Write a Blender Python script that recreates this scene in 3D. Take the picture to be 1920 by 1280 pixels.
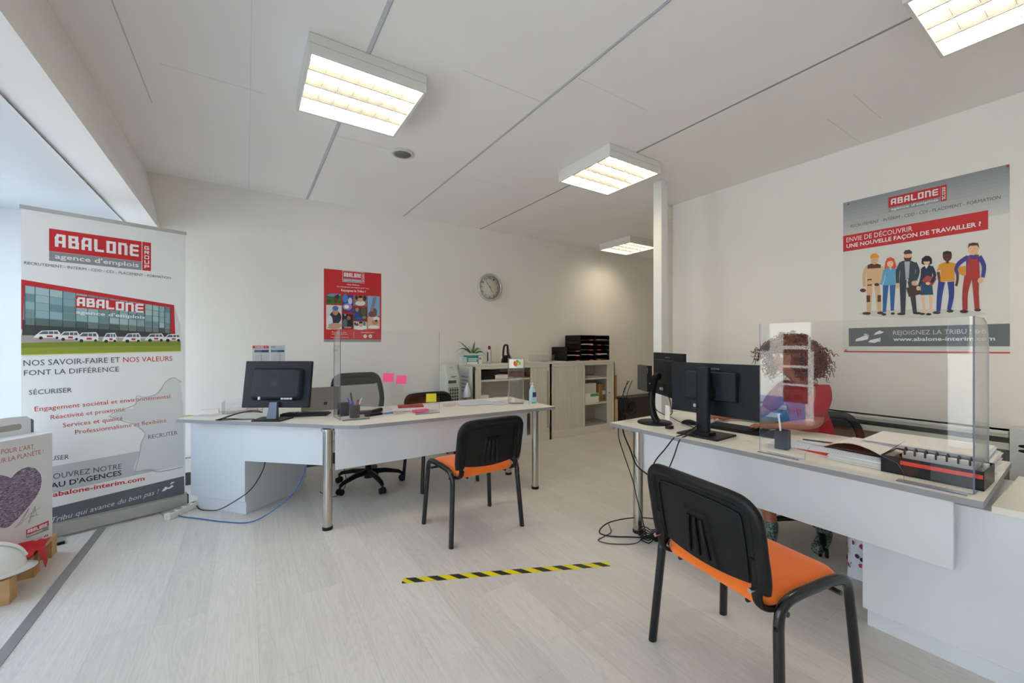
import bpy, math, random
from mathutils import Matrix, Vector, Euler, noise
R = math.radians
for o in list(bpy.data.objects): bpy.data.objects.remove(o)
sc = bpy.context.scene
col = sc.collection

# ------------------------------------------------------------------ camera
CF, CHY, CAMH, YAW = 765.0, 644.0, 1.30, R(33.06)
SN, CS = math.sin(YAW), math.cos(YAW)
cam = bpy.data.cameras.new('camera'); camo = bpy.data.objects.new('camera', cam); col.objects.link(camo)
cam.sensor_width = 36; cam.lens = 36*CF/1920; cam.shift_y = (CHY-640)/1920*1.0
cam.clip_start = .02
camo.location = (0, 0, CAMH); camo.rotation_euler = (R(90), 0, -YAW)
sc.camera = camo

# ------------------------------------------------------------------ world, exposure
w = bpy.data.worlds.new('world'); sc.world = w; w.use_nodes = True
bg = w.node_tree.nodes['Background']; bg.inputs[0].default_value = (.66, .82, 1.0, 1); bg.inputs[1].default_value = 4.6
sc.view_settings.view_transform = 'Standard'; sc.view_settings.look = 'None'
sc.view_settings.gamma = 1; sc.view_settings.use_curve_mapping = False
sc.view_settings.exposure = 0.46
sc.cycles.use_denoising = True
sc.cycles.max_bounces = 14; sc.cycles.diffuse_bounces = 8; sc.cycles.transparent_max_bounces = 24
sc.cycles.sample_clamp_indirect = 6
LAMP = 9.0            # emission of the ceiling lamp tubes and reflectors
WIN_X = -1.95
sun = bpy.data.lights.new('sun', 'SUN'); sun.energy = 18; sun.angle = R(1); sun.color = (1, .98, .95)
bounce_suno = bpy.data.objects.new('sun', sun); col.objects.link(bounce_suno); bounce_suno.rotation_euler = (R(12), R(38), 0)   # added lamp: lights only the street, whose bounce brightens the ceiling
ZC = 2.82
# light portals in the shop window openings: they give no light, they only steer the sky's
def portal(name, y0, y1, z0, z1):
    l = bpy.data.lights.new(name, 'AREA'); l.shape = 'RECTANGLE'; l.size = z1-z0; l.size_y = y1-y0
    l.cycles.is_portal = True
    o = bpy.data.objects.new(name, l); col.objects.link(o)
    o.location = (WIN_X-.03, (y0+y1)/2, (z0+z1)/2); o.rotation_euler = (0, R(-90), 0)
portal('window_portal', 2.42, 4.70, .1, 2.3)
portal('window_portal', -1.7, 1.2, .1, 2.3)

# ------------------------------------------------------------------ measuring: pixel of the photo -> point in the room
def ray(px, py):
    u = (px-960)/CF; v = (CHY-py)/CF
    return Vector((SN+u*CS, CS-u*SN, v))
def atz(px, py, z): r = ray(px, py); t = (z-CAMH)/r.z; return Vector((r.x*t, r.y*t, z))
def atx(px, py, x): r = ray(px, py); t = x/r.x; return Vector((x, r.y*t, CAMH+r.z*t))
def aty(px, py, y): r = ray(px, py); t = y/r.y; return Vector((r.x*t, y, CAMH+r.z*t))
def atplane(px, py, p, n):
    r = ray(px, py); o = Vector((0, 0, CAMH)); t = (p-o).dot(n)/r.dot(n); return o+r*t

# ------------------------------------------------------------------ materials
def lin(c):
    if isinstance(c, str):
        c = [int(c[i:i+2], 16)/255 for i in (0, 2, 4)]
    return tuple((x/12.92 if x <= .04045 else ((x+.055)/1.055)**2.4) for x in c)
MATS = {}
def mat(name, c, rough=.5, metal=0, spec=.5, noisy=0, scale=40, bump=0, coat=0, alpha=1, sheen=0, trans=0):
    if name in MATS: return MATS[name]
    m = bpy.data.materials.new(name); m.use_nodes = True; MATS[name] = m
    nt = m.node_tree; b = nt.nodes['Principled BSDF']
    l = lin(c)
    b.inputs['Base Color'].default_value = (*l, 1); b.inputs['Roughness'].default_value = rough
    b.inputs['Metallic'].default_value = metal; b.inputs['Specular IOR Level'].default_value = spec
    b.inputs['Coat Weight'].default_value = coat; b.inputs['Sheen Weight'].default_value = sheen
    b.inputs['Alpha'].default_value = alpha; b.inputs['Transmission Weight'].default_value = trans
    tc = nt.nodes.new('ShaderNodeTexCoord'); nz = nt.nodes.new('ShaderNodeTexNoise')
    nz.inputs['Scale'].default_value = scale; nz.inputs['Detail'].default_value = 4
    nt.links.new(tc.outputs['Object'], nz.inputs['Vector'])
    if noisy:
        mp = nt.nodes.new('ShaderNodeMapRange'); mp.inputs['To Min'].default_value = 1-noisy; mp.inputs['To Max'].default_value = 1+noisy
        mx = nt.nodes.new('ShaderNodeVectorMath'); mx.operation = 'SCALE'; mx.inputs[0].default_value = l
        nt.links.new(nz.outputs['Fac'], mp.inputs['Value']); nt.links.new(mp.outputs[0], mx.inputs['Scale'])
        nt.links.new(mx.outputs[0], b.inputs['Base Color'])
    if bump:
        bp = nt.nodes.new('ShaderNodeBump'); bp.inputs['Strength'].default_value = bump; bp.inputs['Distance'].default_value = .002
        nt.links.new(nz.outputs['Fac'], bp.inputs['Height']); nt.links.new(bp.outputs[0], b.inputs['Normal'])
    return m
def emit(name, c, s):
    m = bpy.data.materials.new(name); m.use_nodes = True; nt = m.node_tree
    b = nt.nodes['Principled BSDF']; b.inputs['Base Color'].default_value = (.8, .8, .8, 1)
    b.inputs['Emission Color'].default_value = (*c, 1); b.inputs['Emission Strength'].default_value = s
    return m
def glassy(name, tint, ior=1.5, rough=0.0):
    m = bpy.data.materials.new(name); m.use_nodes = True; nt = m.node_tree; nt.nodes.clear()
    o = nt.nodes.new('ShaderNodeOutputMaterial'); mx = nt.nodes.new('ShaderNodeMixShader')
    lw = nt.nodes.new('ShaderNodeLayerWeight'); lw.inputs['Blend'].default_value = .5
    pw = nt.nodes.new('ShaderNodeMath'); pw.operation = 'POWER'; pw.inputs[1].default_value = 5; nt.links.new(lw.outputs['Facing'], pw.inputs[0])
    fr = nt.nodes.new('ShaderNodeMath'); fr.operation = 'MULTIPLY_ADD'; r0 = ((ior-1)/(ior+1))**2; fr.inputs[1].default_value = 1-r0; fr.inputs[2].default_value = r0
    nt.links.new(pw.outputs[0], fr.inputs[0])
    t = nt.nodes.new('ShaderNodeBsdfTransparent'); t.inputs[0].default_value = (*tint, 1)
    g = nt.nodes.new('ShaderNodeBsdfGlossy'); g.inputs['Roughness'].default_value = rough
    nt.links.new(fr.outputs[0], mx.inputs[0]); nt.links.new(t.outputs[0], mx.inputs[1]); nt.links.new(g.outputs[0], mx.inputs[2])
    nt.links.new(mx.outputs[0], o.inputs[0]); MATS[name] = m
    return m
WALL = mat('wall_paint', 'e8e4de', .7, noisy=.015, scale=3, bump=.05)
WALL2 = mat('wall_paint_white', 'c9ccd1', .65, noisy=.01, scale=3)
CEIL = mat('ceiling_paint', 'f0edeb', .75, noisy=.02, scale=2)
WHITE = mat('white_laminate', 'd3d6db', .42, noisy=.01, scale=5)
TOP = mat('desk_top_laminate', 'e6e3da', .4, noisy=.02, scale=60)
EDGE = mat('grey_edge_band', '8b8d92', .5)
STEEL = mat('brushed_steel', 'c3bdb4', .22, metal=1, noisy=.05, scale=200)
BLACK = mat('black_plastic', '0f0f11', .45, spec=.3, bump=.15, scale=300)
BLACKG = mat('black_gloss_metal', '0b0c0f', .25, coat=.15)
NAVY = mat('dark_monitor_shell', '11151c', .5, spec=.3)
NAVY2 = mat('dark_monitor_shell_light', '171c24', .5, spec=.3)
ORANGE = mat('orange_fabric', 'ea701c', .9, noisy=.12, scale=260, bump=.4, sheen=.2)
BLKFAB = mat('black_fabric', '101013', .95, noisy=.2, scale=200, bump=.3)
CREAM = mat('cabinet_cream', 'dbd5c6', .5)
CREAM2 = mat('cabinet_slat', 'd0c9ba', .55)
CABIN = mat('cabinet_inside', 'c4bfb4', .6)
RED = mat('print_red', 'c8222a', .5)
PGREY = mat('print_grey', '8d9093', .5)
DGREY = mat('print_dark_grey', '5f6669', .5)
LGREY = mat('print_light_grey', 'bfc2c3', .5)
PWHITE = mat('print_white', 'e9e9e8', .5)
PBLACK = mat('print_text', '4a4c50', .5)
PAPER = mat('paper', 'eceae8', .8, noisy=.02, scale=10)
PAPER2 = mat('paper_blueish', 'd3d8e6', .8)
PINK = mat('pink_sticky', 'fb5f94', .7)
YELLOW = mat('yellow_sticky', 'd9cf30', .7)
WOOD = mat('pallet_wood', 'c59b6b', .8, noisy=.25, scale=18, bump=.3)
CARD = mat('cardboard', 'b08a58', .85, noisy=.06, scale=30)
ACR = glassy('acrylic', (.985, .988, .992), 1.49)
GLS = glassy('window_glass', (.97, .985, .98), 1.45)
ACRE = mat('acrylic_edge', '6b6d86', .2)
GREEN = mat('leaf_green', '3c6b22', .5, noisy=.3, scale=30)
ALU = mat('anodised_aluminium', 'b9b9b6', .35, metal=.6)
def flat(c, rough=.55): return mat('c_'+c, c, rough)

# ------------------------------------------------------------------ mesh builder
TXT = {}
def text_geo(s, bold=0.0, shear=0.0):
    k = (s, bold, shear)
    if k not in TXT:
        c = bpy.data.curves.new('t', 'FONT'); c.body = s; c.size = 1; c.offset = bold; c.shear = shear; c.resolution_u = 2
        o = bpy.data.objects.new('t', c); col.objects.link(o)
        dg = bpy.context.evaluated_depsgraph_get()
        me = bpy.data.meshes.new_from_object(o.evaluated_get(dg))
        vs = [v.co.copy() for v in me.vertices]; fs = [list(p.vertices) for p in me.polygons]
        bpy.data.objects.remove(o); bpy.data.curves.remove(c); bpy.data.meshes.remove(me)
        x0 = min(v.x for v in vs); x1 = max(v.x for v in vs)
        TXT[k] = (vs, fs, x0, x1)
    return TXT[k]
CAPH = .729
class MB:
    def __init__(s, M=None): s.v = []; s.f = []; s.m = []; s.s = []; s.mats = []; s.M = M or Matrix()
    def mi(s, m):
        if m not in s.mats: s.mats.append(m)
        return s.mats.index(m)
    def add(s, vs, fs, m, sm=False):
        b = len(s.v); s.v += [s.M@Vector(v) for v in vs]; i = s.mi(m)
        for f in fs: s.f.append([b+k for k in f]); s.m.append(i); s.s.append(sm)
    def box(s, x0, x1, y0, y1, z0, z1, m):
        s.add([(x0,y0,z0),(x1,y0,z0),(x1,y1,z0),(x0,y1,z0),(x0,y0,z1),(x1,y0,z1),(x1,y1,z1),(x0,y1,z1)],
              [(3,2,1,0),(4,5,6,7),(0,1,5,4),(1,2,6,5),(2,3,7,6),(3,0,4,7)], m)
    def face(s, pts, m): s.add(pts, [tuple(range(len(pts)))], m)
    def prism(s, pts, z0, z1, m, side=None, sm=False):
        a = sum(pts[i][0]*pts[(i+1)%len(pts)][1]-pts[(i+1)%len(pts)][0]*pts[i][1] for i in range(len(pts)))
        if a < 0: pts = pts[::-1]
        n = len(pts)
        s.add([(p[0],p[1],z0) for p in pts]+[(p[0],p[1],z1) for p in pts], [tuple(range(n-1,-1,-1)), tuple(range(n,2*n))], m)
        s.add([(p[0],p[1],z0) for p in pts]+[(p[0],p[1],z1) for p in pts], [(i,(i+1)%n,n+(i+1)%n,n+i) for i in range(n)], side or m, sm)
    def loft(s, rings, m, c0=True, c1=True, closed=True, sm=True):
        n = len(rings[0]); vs = [p for r in rings for p in r]; fs = []
        for k in range(len(rings)-1):
            for i in range(n if closed else n-1):
                j = (i+1)%n; fs.append((k*n+i, k*n+j, (k+1)*n+j, (k+1)*n+i))
        s.add(vs, fs, m, sm)
        if c0: s.add(rings[0], [tuple(range(n-1,-1,-1))], m)
        if c1: s.add(rings[-1], [tuple(range(n))], m)
    def cyl(s, p0, p1, r, m, n=20, r2=None, caps=True):
        s.tube([p0, p1], r, m, n, rr=[r, r if r2 is None else r2], caps=caps)
    def tube(s, path, r, m, n=8, rr=None, flat=1.0, up=None, caps=True):
        P = [Vector(p) for p in path]; rings = []
        t0 = (P[1]-P[0]).normalized()
        a = Vector(up) if up else (Vector((0,0,1)) if abs(t0.z) < .9 else Vector((1,0,0)))
        a = (a-t0*a.dot(t0)).normalized()
        for i, p in enumerate(P):
            t = (P[min(i+1,len(P)-1)]-P[max(i-1,0)])
            if t.length < 1e-9: t = t0
            t = t.normalized(); a = a-t*a.dot(t)
            a = a.normalized(); b = t.cross(a)
            q = rr[i] if rr else r
            rings.append([p+a*(q*flat*math.cos(2*math.pi*k/n))+b*(q*math.sin(2*math.pi*k/n)) for k in range(n)])
        s.loft(rings, m, caps, caps)
    def sph(s, c, r, m, n=20, k=12, z0=-1, z1=1):
        rx, ry, rz = (r, r, r) if not hasattr(r, '__len__') else r
        a0, a1 = math.asin(max(-1,z0)), math.asin(min(1,z1)); rings = []
        for i in range(k+1):
            t = a0+(a1-a0)*i/k; q = max(math.cos(t), 1e-4)
            rings.append([(c[0]+rx*q*math.cos(2*math.pi*j/n), c[1]+ry*q*math.sin(2*math.pi*j/n), c[2]+rz*math.sin(t)) for j in range(n)])
        s.loft(rings, m)
    def lathe(s, prof, c, m, n=28):
        s.loft([[(c[0]+max(r,1e-4)*math.cos(2*math.pi*j/n), c[1]+max(r,1e-4)*math.sin(2*math.pi*j/n), c[2]+z) for j in range(n)] for r, z in prof], m, False, False)
    def text(s, t, x0, x1, y, h, m, z, bold=0, shear=0, F=None):
        vs, fs, a, b = text_geo(t, bold, shear)
        kx = (x1-x0)/(b-a); ky = h/CAPH
        s.add([(x0+(v.x-a)*kx, y+v.y*ky, z) for v in vs], fs, m)
    def build(s, name, parent=None, bevel=0, loc=None, auto=True, recenter=True):
        me = bpy.data.meshes.new(name)
        off = Vector((0,0,0))
        me.from_pydata([v-off for v in s.v], [], s.f)
        for m in s.mats: me.materials.append(m)
        for p, i, q in zip(me.polygons, s.m, s.s): p.material_index = i; p.use_smooth = q
        me.validate(); me.update()
        o = bpy.data.objects.new(name, me); col.objects.link(o)
        if parent: o.parent = parent
        if loc: o.location = loc
        if bevel:
            b = o.modifiers.new('bevel', 'BEVEL'); b.width = bevel; b.segments = 2; b.limit_method = 'ANGLE'; b.angle_limit = R(50)
        return o
def rrect(x0, x1, y0, y1, r, n=6):
    P = []
    for cx, cy, a in ((x1-r,y1-r,0),(x0+r,y1-r,90),(x0+r,y0+r,180),(x1-r,y0+r,270)):
        for k in range(n+1):
            t = R(a+90*k/n); P.append((cx+r*math.cos(t), cy+r*math.sin(t)))
    return P
def catmull(P, k=8, closed=False):
    P = [Vector(p) for p in P]; out = []; n = len(P)
    for i in range(n-1):
        a, b, c, d = P[max(i-1,0)], P[i], P[i+1], P[min(i+2,n-1)]
        for j in range(k):
            t = j/k
            out.append(.5*((2*b)+(c-a)*t+(2*a-5*b+4*c-d)*t*t+(3*b-a-3*c+d)*t*t*t))
    out.append(P[-1]); return out
def tag(o, label=None, cat=None, group=None, kind=None):
    if label: o['label'] = label
    if cat: o['category'] = cat
    if group: o['group'] = group
    if kind: o['kind'] = kind
    return o
def thing(name, label, cat, loc=(0,0,0), rz=0, group=None):
    o = bpy.data.objects.new(name, None); col.objects.link(o); o.empty_display_size = .1
    o.location = loc; o.rotation_euler = (0, 0, rz)
    return tag(o, label, cat, group)
def struct(name, mb, bevel=0):
    o = mb.build(name, bevel=bevel); o['kind'] = 'structure'; return o
def single(name, mb, label, cat, group=None, bevel=0, loc=None, kind=None, rz=0):
    o = mb.build(name, bevel=bevel); tag(o, label, cat, group, kind)
    if loc: o.location = loc
    if rz: o.rotation_euler = (0,0,rz)
    return o

# ------------------------------------------------------------------ structure
def floor_material():
    m = bpy.data.materials.new('grey_oak_planks'); m.use_nodes = True; nt = m.node_tree; N = nt.nodes; L = nt.links
    b = N['Principled BSDF']
    tc = N.new('ShaderNodeTexCoord'); sep = N.new('ShaderNodeSeparateXYZ'); L.new(tc.outputs['Object'], sep.inputs[0])
    def mth(op, a, b_=None, c=None):
        n = N.new('ShaderNodeMath'); n.operation = op
        for i, v in enumerate((a, b_, c)):
            if v is None: continue
            if isinstance(v, (int, float)): n.inputs[i].default_value = v
            else: L.new(v, n.inputs[i])
        return n.outputs[0]
    W, LEN = .2, 1.28
    xs = mth('DIVIDE', mth('SUBTRACT', sep.outputs[0], .0424), W)
    row = mth('FLOOR', xs); fx = mth('SUBTRACT', xs, row)
    wn = N.new('ShaderNodeTexWhiteNoise'); wn.noise_dimensions = '1D'; L.new(row, wn.inputs['W'])
    ys = mth('ADD', mth('DIVIDE', sep.outputs[1], LEN), wn.outputs['Value'])
    cl = mth('FLOOR', ys); fy = mth('SUBTRACT', ys, cl)
    cmb = N.new('ShaderNodeCombineXYZ'); L.new(row, cmb.inputs[0]); L.new(cl, cmb.inputs[1])
    wn2 = N.new('ShaderNodeTexWhiteNoise'); wn2.noise_dimensions = '3D'; L.new(cmb.outputs[0], wn2.inputs['Vector'])
    # grain: stretched rings, offset per plank
    c2 = N.new('ShaderNodeCombineXYZ')
    L.new(mth('MULTIPLY', fx, W*7), c2.inputs[0]); L.new(mth('MULTIPLY', fy, LEN*.75), c2.inputs[1])
    L.new(mth('MULTIPLY', wn2.outputs['Value'], 40), c2.inputs[2])
    nz = N.new('ShaderNodeTexNoise'); nz.inputs['Scale'].default_value = 1.5; nz.inputs['Detail'].default_value = 2; nz.inputs['Roughness'].default_value = .4
    L.new(c2.outputs[0], nz.inputs['Vector'])
    ring = mth('ABSOLUTE', mth('SINE', mth('MULTIPLY', nz.outputs['Fac'], 75)))
    ring = mth('POWER', ring, 3)
    c3 = N.new('ShaderNodeCombineXYZ')
    L.new(mth('MULTIPLY', sep.outputs[0], 90), c3.inputs[0]); L.new(mth('MULTIPLY', sep.outputs[1], 3), c3.inputs[1]); L.new(wn2.outputs['Value'], c3.inputs[2])
    n2 = N.new('ShaderNodeTexNoise'); n2.inputs['Scale'].default_value = 1; n2.inputs['Detail'].default_value = 5; L.new(c3.outputs[0], n2.inputs['Vector'])
    n3 = N.new('ShaderNodeTexNoise'); n3.inputs['Scale'].default_value = 2.2; n3.inputs['Detail'].default_value = 3
    c4 = N.new('ShaderNodeCombineXYZ'); L.new(mth('MULTIPLY', sep.outputs[0], 3), c4.inputs[0]); L.new(sep.outputs[1], c4.inputs[1]); L.new(mth('MULTIPLY', wn2.outputs['Value'], 9), c4.inputs[2])
    L.new(c4.outputs[0], n3.inputs['Vector'])
    val = mth('ADD', mth('MULTIPLY', ring, -.06), mth('MULTIPLY', mth('SUBTRACT', n2.outputs['Fac'], .5), .26))
    val = mth('ADD', val, mth('MULTIPLY', mth('SUBTRACT', wn2.outputs['Value'], .5), .11))
    val = mth('ADD', val, mth('MULTIPLY', mth('SUBTRACT', n3.outputs['Fac'], .5), .14))
    seam = mth('MAXIMUM', mth('LESS_THAN', fx, .010), mth('LESS_THAN', fy, .0018))
    val = mth('ADD', mth('ADD', val, 1.0), mth('MULTIPLY', seam, -.14))
    sm = N.new('ShaderNodeVectorMath'); sm.operation = 'SCALE'; sm.inputs[0].default_value = lin('d4cec8'); L.new(val, sm.inputs['Scale'])
    L.new(sm.outputs[0], b.inputs['Base Color'])
    b.inputs['Roughness'].default_value = .38; b.inputs['Specular IOR Level'].default_value = .45
    bp = N.new('ShaderNodeBump'); bp.inputs['Strength'].default_value = .12; bp.inputs['Distance'].default_value = .001
    L.new(val, bp.inputs['Height']); L.new(bp.outputs[0], b.inputs['Normal'])
    return m
FLOOR = floor_material()
m = MB(); m.box(WIN_X, 6.6, -2.2, 4.9, -.05, 0, FLOOR); struct('floor', m)
m = MB(); m.box(-.78, 6.6, -2.2, 4.9, ZC, ZC+.08, CEIL); struct('ceiling', m)
m = MB(); m.box(-.78, 6.6, 4.78, 4.9, 0, ZC, WALL); m.box(WIN_X-.1, -.78, 4.84, 4.96, 0, ZC, WALL2); struct('wall_back', m)
m = MB(); m.box(3.932, 4.05, -2.2, 2.80, 0, ZC, WALL); struct('wall_right', m)
m = MB(); m.box(4.05, 6.6, 2.68, 2.80, 0, ZC, WALL); struct('wall_passage', m)
m = MB(); m.box(6.6, 6.7, 2.6, 4.9, 0, ZC, WALL); struct('wall_far_right', m)
m = MB(); m.box(WIN_X-.1, 4.05, -2.3, -2.2, 0, ZC, WALL); struct('wall_front', m)
# shop-window side: lowered beam, bay ceiling, wall piece between the openings, frames, glass
m = MB()
a, b_ = -.76, 4.78
m.add([(-.745,-2.2,ZC+.02),(-.745,4.84,ZC+.02),(-.645,4.84,2.31),(-.60,-2.2,2.31),(-.86,4.84,2.31),(-.80,-2.2,2.31),(-.86,4.84,ZC+.02),(-.80,-2.2,ZC+.02)],
      [(0,1,2,3),(3,2,4,5),(5,4,6,7),(0,3,5,7),(1,6,4,2),(0,7,6,1)], CEIL)
struct('lintel_beam', m)
m = MB(); m.add([(-.80,-2.2,2.315),(-.86,4.84,2.315),(-.848,4.84,2.30),(-.788,-2.2,2.30)],[(0,1,2,3)],DGREY);  # dark grey sliver paints in the shadow gap along the beam
m.box(-.605,-.597,-2.2,1.5,2.305,2.315,CREAM); struct('trim_1', m)
m = MB(); m.box(WIN_X-.1, -.80, -2.2, 4.9, 2.36, 2.42, WALL2); struct('ceiling_window_bay', m)
FR0 = mat('column_white', 'e2e4e6', .5)
m = MB(); m.box(-.905, -.85, 4.72, 4.84, 0, 2.36, FR0); struct('column_1', m)
m = MB()
for y0, y1 in ((-2.2,-1.7),(1.2,2.42),(4.70,4.9)): m.box(WIN_X-.1, WIN_X, y0, y1, 0, 2.36, WALL2)
m.box(WIN_X-.1, WIN_X, -2.2, 4.9, 2.3, 2.36, WALL2); m.box(WIN_X-.1, WIN_X, -2.2, 4.9, 0, .1, WALL2)
struct('wall_left', m)
FR = mat('window_frame_white', 'dcdfe4', .35)
def window(n, y0, y1, mull):
    t = bpy.data.objects.new('window_%d' % n, None); col.objects.link(t); t['kind'] = 'structure'
    m = MB(); x0, x1 = WIN_X-.07, WIN_X-.02
    for y in [y0, y1]+mull: m.box(x0, x1, max(y-.03,y0), min(y+.03,y1), .1, 2.3, FR)
    m.box(x0, x1, y0, y1, .1, .16, FR); m.box(x0, x1, y0, y1, 2.24, 2.3, FR)
    m.build('window_frame', t)
    m = MB(); m.box(WIN_X-.05, WIN_X-.044, y0+.03, y1-.03, .16, 2.24, GLS); m.build('window_pane', t)
window(1, 2.42, 4.70, [3.55]); window(2, -1.7, 1.2, [-.2, .95])
# street outside, seen only mirrored in the acrylic screens
ASPH = mat('pale_paving', 'b4b2ae', .9, noisy=.1, scale=4)
m = MB(); m.box(-30, WIN_X-.1, -25, 30, -.25, -.12, ASPH); struct('ground_street', m)
m = MB(); m.box(-16, -15, -20, 25, -.12, 5.0, mat('facade', 'c8c2b8', .8))
for k in range(14): m.box(-15, -14.97, -18+k*3, -16.6+k*3, 1.0, 2.6, flat('454c58'))
single('building_facade', m, 'pale building across the street with dark windows', 'building')
# ceiling joints
JD = mat('joint_dark', '96969a', .8); JL = mat('joint_light', 'c4c5ca', .7)
k = 2
for x, mm, wd in ((.534, JL, .011), (1.568, JL, .008), (2.60, JD, .006), (-.50, mat('joint_faint','c4c4c3',.7), .003), (0.02, mat('joint_faint2','e0e0df',.7), .002)):
    m = MB(); m.box(x-wd, x+wd, -2.2, 4.78 if x > -.4 else 3.4, ZC-.0015, ZC+.002, mm)
    if x > .4: m.box(x+wd-.002, x+wd, -2.2, 4.78, ZC-.003, ZC+.002, JD)
    struct('trim_%d' % k, m); k += 1
FJ = mat('joint_faint3', 'd4d2cf', .7)
m = MB()
for x0, x1, y in ((1.0,1.56,2.05),(1.6,2.2,1.75),(2.66,2.95,2.42),(3.3,3.9,1.15),(.55,1.0,3.2),(.56,1.1,1.25),(1.7,2.3,3.35),(2.7,3.3,3.5),(-.4,.1,2.9),(3.1,3.6,.95)):
    m.box(x0, x1, y-.0012, y+.0012, ZC-.001, ZC+.002, FJ)
struct('trim_%d' % k, m); k += 1
# floor strip at the window bay
m = MB(); m.box(-.875, -.83, -2.2, 3.98, 0, .004, mat('aluminium_floor_strip', 'a9aaac', .35, metal=.7)); struct('trim_%d' % k, m); k += 1
# post, casing, skirting
m = MB(); m.box(3.205, 3.295, 2.40, 2.49, 0, ZC, mat('post_white', 'e3e2df', .5)); struct('column_2', m, .004)
CASE = mat('casing_cream', 'dcd8ce', .5)
m = MB(); m.box(3.86, 3.93, 2.80, 2.87, 0, ZC-.02, CASE); m.box(3.93, 4.05, 2.80, 2.87, 0, ZC-.02, CASE)
m.box(3.848, 3.86, 2.81, 2.825, 0, ZC-.06, CASE); m.box(3.848, 3.86, 2.845, 2.86, 0, ZC-.06, CASE)
for z in (2.62, 2.66, 2.71): m.box(3.84, 3.93, 2.79, 2.88, z, z+.015, CASE)
struct('trim_%d' % k, m, .002); k += 1
SK = mat('skirting_white', 'dedbd4', .5)
m = MB(); m.box(-.78, 2.2, 4.755, 4.78, .12, .25, SK); m.box(-.78, 2.2, 4.765, 4.78, .0, .12, flat('3b3a38')); m.box(-.78,2.2,4.745,4.78,.235,.25,SK)  # dark strip below the trim paints in the shade of the recess
m.box(4.75, 6.6, 4.765, 4.78, 0, .1, SK); struct('baseboard_back', m)
m = MB(); m.box(3.915, 3.93, -2.2, 2.8, 0, .09, flat('b9b3a5')); struct('baseboard_right', m)

# ------------------------------------------------------------------ ceiling lights
HOUS = mat('light_housing', 'dbdad5', .45); LOUV = mat('louver_metal', 'aeada8', .35)
TUBE = emit('lamp_glow', (1.0, .87, .64), LAMP)
def light(x, y, a, lab, rot=False, rows=4):
    t = thing('ceiling_light', lab, 'ceiling light', (x, y, ZC-.1), R(90) if rot else 0, 'square louvred ceiling lights')
    h = a/2; m = MB(); b = .014
    for q in ((-h,h,-h,-h+b),(-h,h,h-b,h),(-h,-h+b,-h+b,h-b),(h-b,h,-h+b,h-b)): m.box(*q, 0, .097, HOUS)
    m.box(-h+b, h-b, -h+b, h-b, .085, .097, HOUS)
    m.box(-h+.03, h-.03, -h+.03, h-.03, .097, .0999, flat('77767a'))
    for q in ((-h-.001,h+.001,-h-.001,-h),(-h-.001,h+.001,h,h+.001)): m.box(*q, .048, .05, flat('b8b8b4'))
    m.build('housing', t)
    m = MB(); m.box(-h+b, h-b, -h+b, h-b, .050, .056, TUBE); m.build('lamp_panel', t)
    m = MB()
    for i in range(1, rows):
        yy = -h+b+(a-2*b)*i/rows
        m.add([(-h+b,yy-.022,.050),(h-b,yy-.022,.050),(h-b,yy-.004,.008),(-h+b,yy-.004,.008),(-h+b,yy+.022,.050),(h-b,yy+.022,.050),(h-b,yy+.004,.008),(-h+b,yy+.004,.008)],
              [(0,1,2,3),(7,6,5,4),(3,2,6,7)], LOUV)
    for i in range(1, 7):
        xx = -h+b+(a-2*b)*i/7
        m.box(xx-.0008, xx+.0008, -h+b, h-b, .016, .048, LOUV)
    m.build('louver', t)
    return t
light(.555, 2.50, .60, 'square louvred ceiling light nearest the red wall poster side, above left desk')
light(2.60, 2.48, .60, 'square louvred ceiling light just left of the white post')
light(4.81, 4.19, .60, 'farthest small-looking ceiling light, partly behind the white post')
light(2.60, .24, .60, 'ceiling light cut by the top right corner of the photo', rot=True)
# round ceiling speaker
m = MB(); m.lathe([(.088,.012),(.088,.004),(.08,0),(.068,-.001),(.066,.003)], (0,0,0), mat('speaker_ring','c9c9c2',.5))
t = thing('ceiling_speaker', 'round perforated ceiling speaker grille behind the nearest light', 'speaker', (1.045, 3.206, ZC-.013))
m.build('ring', t)
m = MB()
GR = mat('speaker_mesh', '8d8a80', .6); m.lathe([(0,.001),(.066,.001),(.066,.003),(0,.003)], (0,0,0), GR)
DK = flat('55524a')
for i in range(-9, 10):
    for j in range(-9, 10):
        x, y = i*.007, j*.007
        if x*x+y*y < .062**2: m.box(x-.0017, x+.0017, y-.0017, y+.0017, .0003, .001, DK)
m.build('grille', t)

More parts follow.
